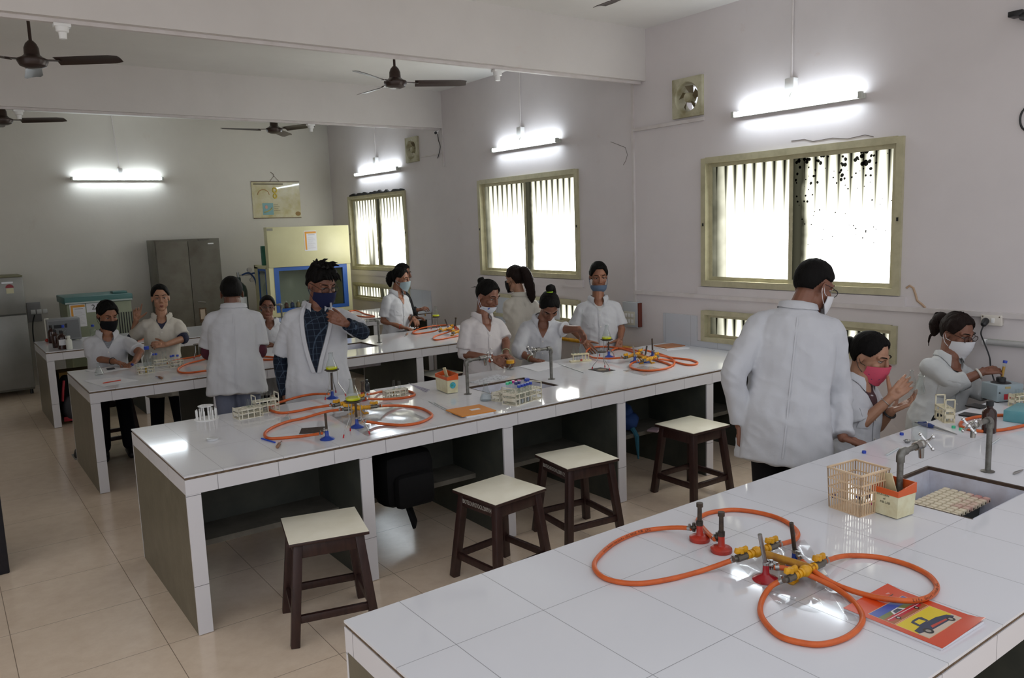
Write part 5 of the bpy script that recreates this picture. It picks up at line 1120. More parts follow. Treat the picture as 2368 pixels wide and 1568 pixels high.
        if abs(((yaw+180) % 360)-180) >= 110:
            strip2([(-.004, .004, .05+(L+hem*.8-.05)*k/14) for k in range(15)], .003, 'back_seam', coat, co, -1, 1)
        p.on = on; p.co = co
    p.N, p.PV, p.HL, p.J, p.arms, p.bo, p.f, p.lat, p.fr, p.sp = N, PV, HL, J, arms, bo, f, lat, fr, spine; return p
def Dy(px, py, y): return (P(px, py, y=y)-CAM).dot(FW)
def bracelet(p, nm, q, mat, r=.03, w=.006, name='bracelet', off=.9):
    a = p.arms[nm]; c = a['E']+(a['W']-a['E'])*off-p.base; d = (a['W']-a['E']).normalized(); u = d.orthogonal().normalized(); v = d.cross(u)
    return MB().tube([c+(u*cos(2*pi*k/18)+v*sin(2*pi*k/18))*r for k in range(18)], w/2, 8, True).build(name, mat, p.bo)
FLAT = (.15, .2, .22, .25, .3); CURL = (.5, .8, .8, .85, .9); GRIP = (.6, .62, .65, .7, .75); REST = (.3, .3, .35, .4, .45)
POINT = (.6, .05, .95, 1.0, 1.05)
PLAID = pm('navy_plaid', '1A2230', .85, spec=.2)
def plaid():
    nt = PLAID.node_tree; b = nt.nodes['Principled BSDF']; s = nd(nt, 'ShaderNodeSeparateXYZ'); nt.links.new(nd(nt, 'ShaderNodeTexCoord').outputs['Object'], s.inputs[0]); f = None
    for a, o in ((0, .0), (2, .01), (1, .02)):
        l = mth(nt, 'LESS_THAN', mth(nt, 'ABSOLUTE', mth(nt, 'WRAP', mth(nt, 'ADD', s.outputs[a], o), .021, -.021)), .0014); f = l if f is None else mth(nt, 'MAXIMUM', f, l)
    nt.links.new(mixc(nt, mth(nt, 'MULTIPLY', f, .4), lin('161D2A'), lin('5A6C80')), b.inputs['Base Color'])
plaid()
PONY = lambda z=-.02, L=.2, r=.03: (([(0, -.085, .07), (0, -.125, .06), (0, -.14, z), (0, -.13, z-L*.6), (0, -.12, z-L)]), [.018, r, r*1.1, r*.9, .006])
LOW = (([(0, -.09, .0), (0, -.115, -.02), (0, -.11, -.08), (0, -.1, -.13)]), [.02, .035, .035, .01])
# third bench, far side
D = Dy(247, 770, 4.2)
pA = person('seated woman with black face mask at the left end of the third bench', D, 30, (248, 728), (248, 771), (252, 903, .05),
    {'R': dict(e=(217, 829, -.05), w=(265, 836, -.22), t=(296, 845, -.28), n=(.1, -1, .2), c=REST), 'L': dict(e=(324, 815, -.02), w=(312, 836, -.22), t=(297, 846, -.28), n=(-.1, -1, .2), c=REST)},
    hyaw=50, pitch=24, skin=0, sw=.17, seated=True, vneck=.13, under=pm('striped_top', '8E9096', .8, var='3A3C44', vs=40, stretch=(.2, .2, 6)), coat=COATW, mask=('full', MASKM('black_mask', '121216')), hair=dict(front=38, side=-4, tails=[LOW], buns=[((0, -.085, .0), (.045, .04, .05))], mess=.05), hs=1.0, seed=1)
bracelet(pA, 'R', 0, BLACK, .031)
D = Dy(375, 740, 4.3)
pB = person('woman in ivory coat pointing one finger up with her right hand', D, 22, (371, 689), (374, 731), (378, 842, .03),
    {'R': dict(e=(307, 781, .03), w=(315, 740, -.05), t=(318, 706, -.06), n=(.5, 0, 1), c=POINT), 'L': dict(e=(424, 783, -.02), w=(384, 797, -.2), t=(362, 797, -.24), n=(.1, -.5, -.9), c=CURL)},
    hyaw=26, pitch=4, skin=2, sw=.16, coat=COATC, vneck=.12, under=pm('navy_top', '262A40', .8), undersleeve=(pm('navy_print', '1C2038', .8), 'RL', .12), hair=dict(front=44, side=0, th=.18, part=6), hs=0.98, seed=2)
D = Dy(620, 760, 4.3)
pC = person('smiling woman with thin glasses behind the plaid-shirted man', D, 20, (618, 711), (623, 742), (625, 845, .0),
    {'R': dict(e=(600, 792, -.05), w=(628, 798, -.2), t=(645, 799, -.22), n=(0, -1, .2), c=REST), 'L': dict(e=(658, 790, -.03), w=(640, 799, -.2), t=(622, 801, -.22), n=(0, -1, .2), c=REST)},
    hyaw=20, pitch=2, roll=6, skin=1, hs=0.93, sw=.145, vneck=.1, under='skin', seated=False, hair=dict(front=44, side=0, th=.17), glasses=('thin_frame', '8A8078', .3, .8), seed=3)
D = Dy(540, 780, 2.3)
pD = person('man seen from behind in short-sleeved white coat with maroon shirt sleeves', D, 198, (536, 679), (540, 712), (546, 858, -.02),
    {'R': dict(e=(601, 812, .04), w=(583, 828, .25), t=(570, 834, .32), n=(0, -1, 0), c=REST), 'L': dict(e=(481, 815, .04), w=(500, 830, .25), t=(512, 836, .32), n=(0, -1, 0), c=REST)},
    hyaw=200, pitch=10, skin=3, sw=.185, hem=.175, vneck=0, undersleeve=(pm('maroon_cloth', '4A1628', .85), 'RL', .6), trousers=JEAN, hair=dict(front=35, side=14, back=-36, th=.14), eyes=True, hs=1.0, seed=4, bulk=1.02)
# man in the plaid shirt
D = Dy(735, 760, 1.52)
pE = person('man in open white coat over dark plaid shirt with navy face mask and glasses', D, 22, (744, 657), (731, 706), (737, 895, .02),
    {'R': dict(e=(650, 836, .04), w=(662, 922, -.04), t=(668, 962, -.06), n=(1, 0, -.2), c=REST), 'L': dict(e=(838, 768, -.02), w=(800, 748, -.17), t=(768, 733, -.20), n=(-.35, -.1, -1), c=(.7, .75, .8, .85, .9), sp=.3, th=(.85, .4, .3))},
    hyaw=44, pitch=24, skin=1, hs=1.1, sw=.2, bulk=1.05, hem=.30, vneck=0, openf=(PLAID, [(-.015, -.06, .062), (.03, -.074, .082), (.08, -.072, .098), (.14, -.058, .10), (.2, -.042, .096), (.26, -.024, .088), (.32, -.006, .076), (.38, .012, .062), (.44, .026, .044), (.47, .032, .036)]),
    undersleeve=(PLAID, 'RL', .93), trousers=BLACKT, hair=dict(front=27, side=6, back=-38, th=.30, mess=.12, tufts=[((.05*sin(k*2.4), .05*cos(k*2.4)-.01, .125), (.085*sin(k*2.4+.5), .085*cos(k*2.4+.5)+.01, .150), .012) for k in range(9)]+[((-.045+.018*k, .075+.012*(k % 2), .105), (-.06+.02*k, .118, .07+.01*(k % 3)), .014) for k in range(6)]), mask=('full', MASKM('navy_mask', '1C2140')), glasses=('dark_frame', '121214', .3), seed=5)
# window end of the third bench
D = Dy(930, 700, 4.75)
pF = person('person in black sleeves mostly hidden behind the grey-masked woman, holding a small tube', D, 70, (931, 633), (924, 668), (930, 790, 0),
    {'R': dict(e=(940, 724, -.1), w=(966, 717, -.12), t=(982, 713, -.14), n=(.3, -.6, -.3), c=GRIP), 'L': dict(e=(950, 730, .1), w=(960, 735, -.0), t=(975, 735, -.05), n=(0, -1, 0), c=REST)},
    hyaw=80, pitch=10, skin=1, hs=0.94, sw=.15, vneck=0, coat=pm('black_cloth', '15161A', .85), sleeve=('long', 'long'), collar=False, hair=dict(front=40, side=0), seed=6)
h_ = pF.J((983, 722, -.14)); ttube('small tube with amber liquid held by the hand in the black sleeve', h_-V((0, 0, .05)), .075, .007, pm('amber_liquid', ''), .03)
D = Dy(915, 720, 4.22)
pG = person('woman in white coat with grey face mask standing sideways at the third bench', D, 55, (926, 645), (916, 676), (917, 782, .02),
    {'R': dict(e=(887, 742, -.1), w=(930, 757, -.14), t=(955, 762, -.16), n=(.1, -1, .1), c=REST), 'L': dict(e=(942, 738, .08), w=(956, 736, -.02), t=(968, 751, -.1), n=(-.3, -.6, -.4), c=CURL)},
    hyaw=74, pitch=12, skin=0, hs=0.96, sw=.16, vneck=.14, under='skin', mask=('full', MASKM('grey_mask', '8E9EA4')), hair=dict(front=44, side=2, tails=[([(0, -.08, .05), (0, -.125, .03), (.0, -.135, -.05), (0, -.115, -.12)], [.025, .045, .045, .012])], mess=.07), seed=7)
bracelet(pG, 'R', 0, pm('red_thread', 'C03A28', .7), .028); bracelet(pG, 'L', 0, BLACK, .028, .012, 'watch', .95)
# woman with the long ponytail, back to the camera
D = Dy(1205, 720, 2.4)
pH = person('woman with long wavy brown ponytail seen from behind by the middle window', D, 205, (1192, 645), (1204, 684), (1207, 822, .02),
    {'R': dict(e=(1247, 742, .02), w=(1235, 775, .15), t=(1225, 785, .2), n=(0, -1, 0), c=REST), 'L': dict(e=(1180, 744, .0), w=(1168, 766, .16), t=(1160, 770, .22), n=(0, -1, 0), c=REST)},
    hyaw=228, pitch=8, skin=2, sw=.155, coat=COATC, hem=.3, vneck=0, hair_mat=HAIRB, mask=('full', MASKM('black_mask', '')), hair=dict(front=44, side=2, tails=[([(0, -.075, .075), (.0, -.13, .07), (.01, -.15, .0), (.03, -.15, -.1), (.045, -.14, -.2), (.05, -.13, -.26)], [.02, .045, .055, .05, .04, .008])], mess=.05, bands=[((0, -.1, .075), .024, ('hair_tie', '3A4048', .6), 1.4)]), hs=0.98, seed=8)
# middle bench, far side
D = Dy(1115, 780, 1.5)
pI = person('woman with hair bun and blue-printed mask under her chin, pouring at the middle bench', D, 32, (1127, 684), (1115, 730), (1120, 868, .02),
    {'R': dict(e=(1073, 819, -.08), w=(1140, 829, -.2), t=(1168, 842, -.24), n=(.6, -.5, -.5), c=CURL), 'L': dict(e=(1170, 792, .02), w=(1170, 818, -.13), t=(1186, 834, -.2), n=(-.5, -.5, -.4), c=CURL)},
    hyaw=52, pitch=24, skin=1, sw=.165, coat=COATP, vneck=.13, under='skin', undersleeve=(COATP, 'R', .05), mask=('chin', MASKM('white_blue_mask', 'C8CCD4', '3A52A0')), hair=dict(front=40, side=0, th=.18, buns=[((0, -.1, .085), (.036, .034, .034))], tufts=[((0, -.09, .04), (-.02, -.15, .02), .006), ((.02, -.1, .03), (.03, -.16, .0), .004)]), hs=1.0, seed=9)
bracelet(pI, 'R', 0, pm('orange_thread', 'D05A30', .7), .03, .012, off=.92); bracelet(pI, 'L', 0, pm('pale_bangle', '9AA884', .4), .031, .006, off=.85)
D0 = D
jp = Pd(1180, 842, D0-.235); t = thing('glass_jar', 'clear jar with yellow band held by the woman with the bun', 'jar', V((jp.x, jp.y, H+.0)))
MB().lathe([(0, 0), (.028, 0), (.03, .004), (.03, .06), (.024, .07), (.024, .09)], 20).build('body', GLASS, t); MB().lathe([(.0305, .05), (.031, .052), (.031, .075), (.0, .075)], 20).build('band', YELLOW, t)
D = Dy(1255, 780, 1.5)
pJ = person('woman bending over papers with lime hair tie, writing at the middle bench', D, -2, (1270, 708, -.18), (1256, 737, -.08), (1252, 872, .12),
    {'R': dict(e=(1197, 812, -.14), w=(1232, 832, -.26), t=(1262, 838, -.3), n=(.3, -.9, .1), c=CURL), 'L': dict(e=(1309, 762, -.1), w=(1338, 760, -.22), t=(1352, 782, -.24), n=(-.7, -.2, .5), c=GRIP)},
    hyaw=8, pitch=52, skin=1, sw=.165, sleeve=('elbow', 'short'), vneck=.13, under='skin', hair=dict(front=40, side=-2, tails=[([(0, -.06, .1), (0, -.1, .125), (-.03, -.12, .09), (-.06, -.1, .0), (-.075, -.06, -.06)], [.02, .032, .03, .02, .006])], bands=[((0, -.072, .108), .026, ('lime_tie', 'A8D820', .6), .9)]), hs=0.98, seed=10)
bracelet(pJ, 'R', 0, pm('pale_bangle', ''), .03, .006, off=.85)
a, b = pJ.J((1347, 716, -.20)), pJ.J((1339, 806, -.24)); t = thing('glass_pipette', 'long clear glass pipette held upright by the bending woman', 'pipette', b)
MB().tube([V((0, 0, 0)), (a-b)*.1, (a-b)*.3, (a-b)], [.001, .003, .0042, .0042], 10).build('tube', clear_rim, t)
D = Dy(1385, 720, 1.58)
pK = person('woman standing with blue mask under her chin between the middle and nearest windows', D, 0, (1384, 639), (1383, 691), (1388, 818, .02),
    {'R': dict(e=(1327, 764, .02), w=(1350, 788, -.14), t=(1370, 812, -.2), n=(.5, -.7, .2), c=REST), 'L': dict(e=(1437, 762, .0), w=(1434, 784, -.1), t=(1430, 808, -.16), n=(-.4, -.8, .2), c=FLAT)},
    hyaw=3, pitch=14, skin=0, sw=.175, vneck=.12, under=pm('white_tee', 'B8B8B8', .8), hem=.3, mask=('chin', MASKM('bluegrey_mask', '5A6A80')), hair=dict(front=42, side=-6, th=.2), hs=1.0, seed=11)
bracelet(pK, 'R', 0, pm('red_thread', ''), .029, .01, off=.95)
# nearest bench, far side
D = Dy(1830, 900, -1.40)
pL = person('man in long white coat seen from behind with his right hand on the nearest bench', D, 163, (1880, 662, 0), (1845, 714, 0), (1815, 985, -.02),
    {'R': dict(e=(1938, 912, .04), w=(1949, 1012, -.12), t=(1986, 1024, -.16), n=(0, -1, .1), c=(.3, .5, .5, .5, .5)), 'L': dict(e=(1697, 865, -.03), w=(1711, 985, .02), t=(1712, 1040, .04), n=(1, 0, .5), c=(.4, .7, .75, .8, .85))},
    hyaw=116, pitch=26, skin=1, hs=1.08, sw=.2, bulk=1.06, hem=.20, sleeve=('long', 'long'), vneck=0, trousers=BLACKT, mask=('full', MASKM('white_mask', 'D8D8DA')), glasses=('dark_frame', ''), hair=dict(front=34, side=12, back=-40, th=.14), seed=12)
D = Dy(1990, 900, -1.45)
pM = person('seated woman with pink patterned face mask examining a glass flask', D, 36, (2010, 823, 0), (1985, 876, .0), (1966, 1062, .02),
    {'R': dict(e=(1984, 988, -.1), w=(2060, 920, -.16), t=(2106, 878, -.17), n=(.7, .2, -.6), c=(.3, .4, .42, .45, .5)), 'L': dict(e=(2030, 985, .04), w=(2062, 950, -.06), t=(2112, 926, -.1), n=(-.2, 1, .0), c=(.35, .3, .35, .4, .5))},
    hyaw=42, pitch=22, skin=2, hs=1.03, sw=.16, seated=True, vneck=.18, under=pm('maroon_scarf', '4A3034', .8), mask=('full', pm('pink_mask', 'CC4E66', .8, var='2A2E55', vs=55, vt=(.66, .69)), BLACK), hair=dict(front=44, side=-2, th=.18, tails=[([(0, -.08, .03), (.0, -.125, .02), (.0, -.145, -.04), (.0, -.135, -.12), (0, -.12, -.17)], [.022, .034, .036, .03, .008])]), seed=13)
bracelet(pM, 'L', 0, BLACK, .032, .012, 'watch', .85); bracelet(pM, 'R', 0, STEEL, .031, .004, off=.85)
fl = pM.J((2122, 906, -.15)); flask('clear conical flask held up by the pink-masked woman', fl, .10, None, (radians(15), radians(-10), 0))
flask('small clear flask pinched in the pink-masked woman\'s upper hand', pM.J((2106, 886, -.15)), .07, None, (0, radians(8), 0))
D = Dy(2200, 880, -1.45)
pN = person('woman with glasses and white face mask holding a yellow tube over the vortex mixer', D, 14, (2212, 770, 0), (2195, 826, 0), (2165, 990, .02),
    {'R': dict(e=(2208, 889, -.16), w=(2272, 860, -.2), t=(2330, 850, -.18), n=(.3, -.8, -.4), c=(.45, .5, .5, .55, .6)), 'L': dict(e=(2248, 895, .0), w=(2280, 915, -.1), t=(2305, 922, -.12), n=(0, -1, 0), c=REST)},
    hyaw=24, pitch=20, skin=1, hs=1.0, sw=.16, seated=True, sleeve=('elbow', 'long'), vneck=.15, under='skin', coat=cloth('grey_white_cotton', 'C4C6C6', 'B6B8B8'), mask=('full', MASKM('white_mask', '')), glasses=('brown_frame', '3A2420', .3), hair_mat=HAIRB, hair=dict(front=42, side=-4, th=.18, mess=.06, tails=[([(0, -.085, .03), (.0, -.13, .04), (.0, -.15, -.02), (.0, -.14, -.09)], [.022, .045, .045, .01]), ([(0, -.12, .04), (0, -.17, .06), (0, -.19, .04)], [.012, .008, .002]), ([(0, -.12, -.04), (0, -.16, -.1), (0, -.15, -.17)], [.012, .008, .002])]), seed=14)
bracelet(pN, 'R', 0, pm('watch_strap', 'C8C4BC', .4), .03, .014, 'watch', .86)
a, b = pN.J((2321, 836, -.19)), pN.J((2313, 892, -.19)); d = a-b; 
ttube('tube of yellow liquid with blue cap held over the vortex mixer', b, d.length, .009, pm('amber_yellow', 'C89838', .3), d.length*.8, CAPB, (0, math.atan2(d.length*.15, d.length), radians(-36)))
# ================================================================ furniture round the room
# stools -------------------------------------------------------------------
LAMI = pm('cream_laminate', 'F0ECDA', .3, var='E6E1CC', vs=5); WORN = pm('worn_wood_edge', '6A4630', .5)
def stool(label, corners, px_h=.5, words=None, loc=None, rz=None):
    if corners:
        c = [P(*q, z=.5) for q in corners]; o = sum(c, V((0, 0, 0)))/4; ex = (c[1]-c[0]+c[2]-c[3])/2; a = math.atan2(ex.y, ex.x); s = ((c[1]-c[0]).length+(c[2]-c[3]).length+(c[3]-c[0]).length+(c[2]-c[1]).length)/8
    else: o, a, s = V(loc), rz, .18
    t = thing('wooden_stool', label, 'stool', V((o.x, o.y, 0)), a)
    MB().box((-s, -s, .482), (s, s, .4965), bev=.003).build('seat_board', WOODD, t); MB().box((-s+.002, -s+.002, .4965), (s-.002, s-.002, .5), bev=.0012).build('seat_laminate', LAMI, t)
    tp, ft = s-.045, s+.005
    for x in (-1, 1):
        for y in (-1, 1): MB().bar((x*tp, y*tp, .482), (x*ft, y*ft, 0), .042, .042, up=(0, 1, 0), bev=.003).build('leg', WOODD, t)
    for k in range(4):
        R = RZ(k*pi/2); q = tp+.006
        MB().bar(R @ V((-q, -q-.004, .445)), R @ V((q, -q-.004, .445)), .02, .066, bev=.002).build('apron', WOODD, t)
        w_ = tp+(ft-tp)*.74; MB().bar(R @ V((-w_, -w_, .125)), R @ V((w_, -w_, .125)), .022, .036, bev=.002).build('stretcher', WOODD, t)
    if words: text('stencilled_text', words[0], .034, pm('chalk_white', 'B8B4AC', .8), t, RZ(words[1]) @ V((0, -tp-.022, .443)), (radians(90), 0, words[1]), sx=.6)
    return t
stool('wooden stool with cream seat, nearest the left end of the middle bench', ((638, 1202), (833, 1170), (850, 1227), (668, 1257)))
stool('wooden stool with white BIOTECH lettering under its cream seat, in front of the second bay', ((1043, 1132), (1156, 1097), (1268, 1128), (1150, 1167)), words=('BIOTECH/F/STOOL/2009/14', -pi/2))
stool('wooden stool with faint lettering, tucked in front of the third bay', ((1234, 1050), (1345, 1028), (1434, 1061), (1320, 1084)), words=('BIOTECH/F/STOOL/2009-129', -pi/2))
stool('wooden stool with chipped legs beside the man in the long coat', ((1513, 980), (1596, 961), (1690, 981), (1604, 1003)))
q = pM.PV; stool('dark wooden stool under the pink-masked woman', None, loc=(q.x+.02, q.y, 0), rz=.4)
q = pN.PV; stool('dark wooden stool under the woman with the white mask', None, loc=(q.x, q.y, 0), rz=.2)
q = pA.PV; stool('dark wooden stool under the black-masked woman', None, loc=(q.x, q.y, 0), rz=.05)
q = P(1015, 862, z=.5); stool('dark wooden stool in front of the third bench beside the woman with the bun', None, loc=(q.x, q.y, 0), rz=.1)
# refrigerator ---------------------------------------------------------------
yF = 7.86; xr = P(88, 905, y=yF).x-.02; zt = P(50, 640, y=yF).z; zs = P(62, 726, y=yF).z
t = thing('refrigerator', 'grey two-door refrigerator cut off by the left edge', 'refrigerator', (xr-.31, yF, 0)); FRM = pm('fridge_grey', '8C8C88', .35, .3, var='80807C', vs=3); FRS = pm('fridge_side', '77776F', .45)
MB().box((-.31, .06, .06), (.31, .66, zt), bev=.008).build('cabinet', FRS, t)
for nm, a, b in (('freezer_door', zs+.006, zt), ('main_door', .09, zs-.006)):
    d = MB().box((-.31, 0, a), (.31, .055, b), bev=.012).build(nm, FRM, t); MB().bar((-.29, -.012, a+.03), (-.29, -.012, b-.03), .02, .02, bev=.004).build('handle', FRS, d)
MB().box((-.31, .0, zt), (.31, .66, zt+.02), bev=.005).build('top_trim', pm('fridge_trim', '6E6C52', .5), t)
for x in (-.27, .27): MB().cyl((x, .1, 0), (x, .1, .07), .02).build('foot', BLACK, t)
st = MB().add([(.16+.045*cos(a), -.002, zt-.13+.045*sin(a)) for a in [pi*k/12 for k in range(13)]], [tuple(range(13))]); st.build('energy_label', pm('label_maroon', '8E2C34', .5), t)
MB().box((.12, -.003, zt-.2), (.2, -.001, zt-.135)).build('rating_label', pm('label_cream', 'C8C4A4', .6), t); MB().box((.08, -.003, zt-.075), (.2, -.001, zt-.055)).build('name_badge', STEEL, t)
MB().cyl((-.1, -.004, zs-.12), (-.1, .0, zs-.12), .02).build('lock', BROWN, t)
# switchboard behind the fridge
a, b = P(60, 700, y=YC), P(97, 742, y=YC); t = thing('switchboard', 'grey switchboard with white sockets on the back wall beside the refrigerator', 'switchboard', ((a.x+b.x)/2, YC, (a.z+b.z)/2)); w2, h2 = abs(b.x-a.x)/2, abs(a.z-b.z)/2
MB().box((-w2, -.03, -h2), (w2, 0, h2), bev=.004).build('board', pm('board_grey', '8E8C8C', .6), t)
for k in range(3): MB().box((-w2*.5+k*.07, -.038, -.03), (-w2*.5+k*.07+.055, -.03, .03), bev=.003).build('socket', WHITE, t)
cb = smooth_path([P(80, 728, y=YC-.05), P(76, 750, y=YC-.06), P(78, 785, y=YC-.1), P(88, 830, y=YC-.3), P(96, 850, y=YC-.5)], 6); o = cb[0]
single('cable', MB().tube(cb, .007, 8), BLACK, 'black cable looping down beside the refrigerator', 'cable', o)
# meter box at the back of the farthest bench
a = P(107, 787); t = thing('power_supply', 'grey power supply box behind the brown bottles', 'power supply', V((a.x+.165, 6.5, H)), 0)
zc_ = P(105, 741, y=6.4).z-H; MB().box((-.165, -.1, .008), (.165, .13, zc_), bev=.006).build('case', pm('case_grey', '7C7E80', .5), t); MB().box((-.15, -.102, .03), (.15, -.1, zc_-.02)).build('front_panel', pm('panel_grey', '6A6C6E', .5), t)
MB().box((-.1, -.105, zc_*.6), (-.03, -.101, zc_*.75)).build('display', BLACK, t); MB().box((.01, -.108, zc_*.6), (.03, -.101, zc_*.78)).build('switch', BLACK, t)
for x in (-.13, .13): MB().cyl((x, 0, 0), (x, 0, .01), .012).build('foot', BLACK, t)
# chest incubator
yI = 7.45; x0, x1 = P(154, 712, y=yI).x, P(303, 695, y=yI).x; zt = P(154, 705, y=yI).z; zl = P(154, 694, y=yI).z
t = thing('chest_incubator', 'large green-grey shaker incubator with teal lid behind the farthest bench', 'incubator', ((x0+x1)/2, yI, 0)); w2 = (x1-x0)/2
MB().box((-w2, 0, .1), (w2, .72, zt), bev=.01).build('cabinet', pm('greengrey_enamel', '8A9178', .45, var='7E866E', vs=4), t); MB().box((-w2-.02, -.03, zt), (w2+.02, .74, zl+.03), bev=.012).build('lid', pm('teal_lid', '3F6E6C', .4), t)
MB().box((-w2-.012, -.032, zt+.005), (w2+.012, -.0295, zt+.025)).build('lid_trim', pm('pale_trim', 'A8B4B0', .4), t); MB().box((w2*.5, .1, zl+.03), (w2*.95, .3, zl+.06), bev=.006).build('control_hump', pm('teal_lid', ''), t)
for x in (-w2+.08, w2-.08):
    for y in (.1, .62): MB().cyl((x, y, 0), (x, y, .11), .03).build('foot', BLACK, t)
for k in range(7): MB().box((w2*.55+k*.03, -.004, zt-.45), (w2*.55+k*.03+.012, -.001, zt-.15)).build('vent_slot', BLACK, t)
def notice(label, a, b, y, par=None, org=None):
    p, q = P(*a, y=y), P(*b, y=y); x0, x1, z0, z1 = p.x, q.x, q.z, p.z; t = thing('notice_sheet', label, 'notice', (x0, y, z0)); w, h = x1-x0, z1-z0
    MB().box((0, -.0012, 0), (w, -.0002, h)).build('paper', PAPER, t); MB().box((w*.06, -.0016, h*.05), (w*.2, -.0012, h*.96)).box((w*.2, -.0016, h*.86), (w*.97, -.0012, h*.96)).build('orange_border', pm('print_amber', 'D8983A', .6), t)
    ln = MB()
    for k in range(12): ln.box((w*.28, -.0015, h*(.12+.05*k)), (w*(.92-.07*((k*5) % 4)), -.0012, h*(.125+.05*k)))
    ln.box((w*.3, -.0015, h*.78), (w*.85, -.0012, h*.80)); ln.build('printed_lines', pm('print_grey', '8A8088', .7), t)
notice('orange-bordered notice on the front of the shaker incubator', (160, 705), (202, 754), yI-.0005)
a = P(212, 711, y=yI); tg = MB().box((0, -.002, -.06), (.16, 0, .06)).build('number_card', PAPER); tg.location = (a.x-.06, yI-.0002, a.z); tag(tg, 'white card numbered 2 on the shaker incubator', 'card'); text('number', '2', .09, BLACK, tg, (.08, -.003, 0), (radians(90), 0, 0))
# steel almirah
yA = 8.0; x0, x1 = P(357, 560, y=yA).x, P(507, 552, y=yA).x; zt = P(430, 553, y=yA).z; w2 = (x1-x0)/2
t = thing('steel_cupboard', 'tall grey-brown steel cupboard against the back wall', 'cupboard', ((x0+x1)/2, yA, 0)); ALM = pm('old_steel_paint', '6B675B', .5, .2, var='5A5346', vs=5, vt=(.45, .75))
MB().box((-w2, .02, 0), (w2, .5, zt), bev=.004).build('carcass', ALM, t)
for s in (-1, 1): MB().box((min(s*.003, s*(w2-.012)), 0, .08), (max(s*.003, s*(w2-.012)), .02, zt-.03), bev=.003).build('door', ALM, t)
hz_ = P(462, 698, y=yA).z; MB().tube([(.06, -.02, hz_), (.1, -.025, hz_+.0), (.17, -.02, hz_-.012)], .01, 8).build('handle', STEEL, t); MB().box((.07, -.006, hz_-.3), (.17, 0, hz_-.09)).build('lock_plate', BROWN, t); MB().box((.085, -.009, hz_-.25), (.15, -.006, hz_-.11)).build('key_tag', pm('tag_cream', 'C8B8A4', .6), t)
MB().box((w2*.62, -.004, zt-.085), (w2*.8, 0, zt-.065)).build('number_plate', WHITE, t); text('lettering', 'BIOTECH/F/-', .03, BLACK, t, (w2*.5, -.001, zt-.02), (radians(90), 0, 0))
# gas cylinder
a = P(553, 668, y=8.05); t = thing('gas_cylinder', 'dark green gas cylinder with two gauges beside the steel cupboard', 'gas cylinder', (a.x, 8.05, 0)); z1 = P(553, 655, y=8.05).z
MB().lathe([(0, .01), (.1, .0), (.115, .02), (.115, z1-.12), (.1, z1-.05), (.06, z1), (.035, z1+.02), (.035, z1+.07), (.028, z1+.09), (0, z1+.09)], 26).build('body', pm('bottle_green', '24332F', .4), t)
MB().cyl((0, 0, z1+.09), (0, 0, z1+.16), .018).cyl((0, 0, z1+.12), (.17, -.02, z1+.12), .012).build('valve', STEEL, t)
for x, z in ((.16, z1+.19), (.19, z1+.04)): MB().cyl((x, -.06, z), (x, -.02, z), .035).cyl((x, -.0, z1+.12), (x, -.03, z), .008).build('gauge', pm('gauge_face', 'B8B4AC', .3), t)
MB().add([(.1165*cos(a_), .1165*sin(a_), z) for a_ in [-2.1+.2*k for k in range(7)] for z in (z1-.42, z1-.2)], [(2*k, 2*k+2, 2*k+3, 2*k+1) for k in range(6)], True).build('label', PAPER, t)
q = smooth_path([V((.05, -.02, z1+.12)), V((.16, -.05, z1+.14)), V((.24, -.06, z1-.02)), V((.25, -.06, z1-.4)), V((.25, -.06, .75))], 6); MB().tube(q, .012, 8).build('blue_hose', pm('blue_hose', '1E3E6E', .5), t)
q = smooth_path([V((.17, -.03, z1+.13)), V((.33, -.06, z1+.12)), V((.46, -.06, z1-.1)), V((.49, -.06, z1-.5)), V((.47, -.05, .7))], 6); MB().tube(q, .012, 8).build('blue_hose', pm('blue_hose', ''), t)
# laminar flow hood
yL = 7.35; x0, x1 = P(618, 560, y=yL).x, P(808, 560, y=yL).x; z1 = P(616, 526, y=yL).z; zm = P(622, 620, y=yL).z; w2 = (x1-x0)/2; CRM = pm('hood_cream', 'D3CFA4', .4, var='C9C498', vs=2); BLF = pm('hood_blue', '2A5AA8', .4)
t = thing('laminar_flow_cabinet', 'cream laminar flow cabinet with blue-framed glass front below the hanging chart', 'laminar flow cabinet', ((x0+x1)/2, yL, 0))
MB().box((-w2, 0, zm), (w2, .12, z1), bev=.004).build('upper_panel', CRM, t); zb = .80
bd = MB()
for lo, hi in (((-w2, .02, zb), (-w2+.07, .09, zm)), ((w2-.06, .02, zb), (w2, .09, zm)), ((-w2, .62, zb), (w2, .66, zm+.03)), ((-w2, .02, zb-.06), (w2, .66, zb)), ((-w2, .121, zm-.02), (w2, .66, zm+.03)), ((-w2, .09, zb), (-w2+.02, .16, zm)), ((-w2, .5, zb), (-w2+.02, .62, zm)), ((w2-.02, .09, zb), (w2, .62, zm))): bd.box(lo, hi)
bd.build('body', CRM, t)
bf = MB(); fr_ = [(-w2+.07, w2-.06, zb, zm-.003)]
for a, b, c, d in fr_:
    for lo, hi in (((a, .015, c), (a+.07, .06, d)), ((b-.07, .015, c), (b, .06, d)), ((a+.07, .015, d-.05), (b-.07, .06, d)), ((a+.07, .015, c), (b-.07, .06, c+.05))): bf.box(lo, hi)
for lo, hi in (((-w2-.003, .16, zb), (-w2+.015, .19, zm-.02)), ((-w2-.003, .47, zb), (-w2+.015, .5, zm-.02)), ((-w2-.003, .19, zm-.05), (-w2+.015, .47, zm-.02))): bf.box(lo, hi)
bf.build('blue_frame', BLF, t)
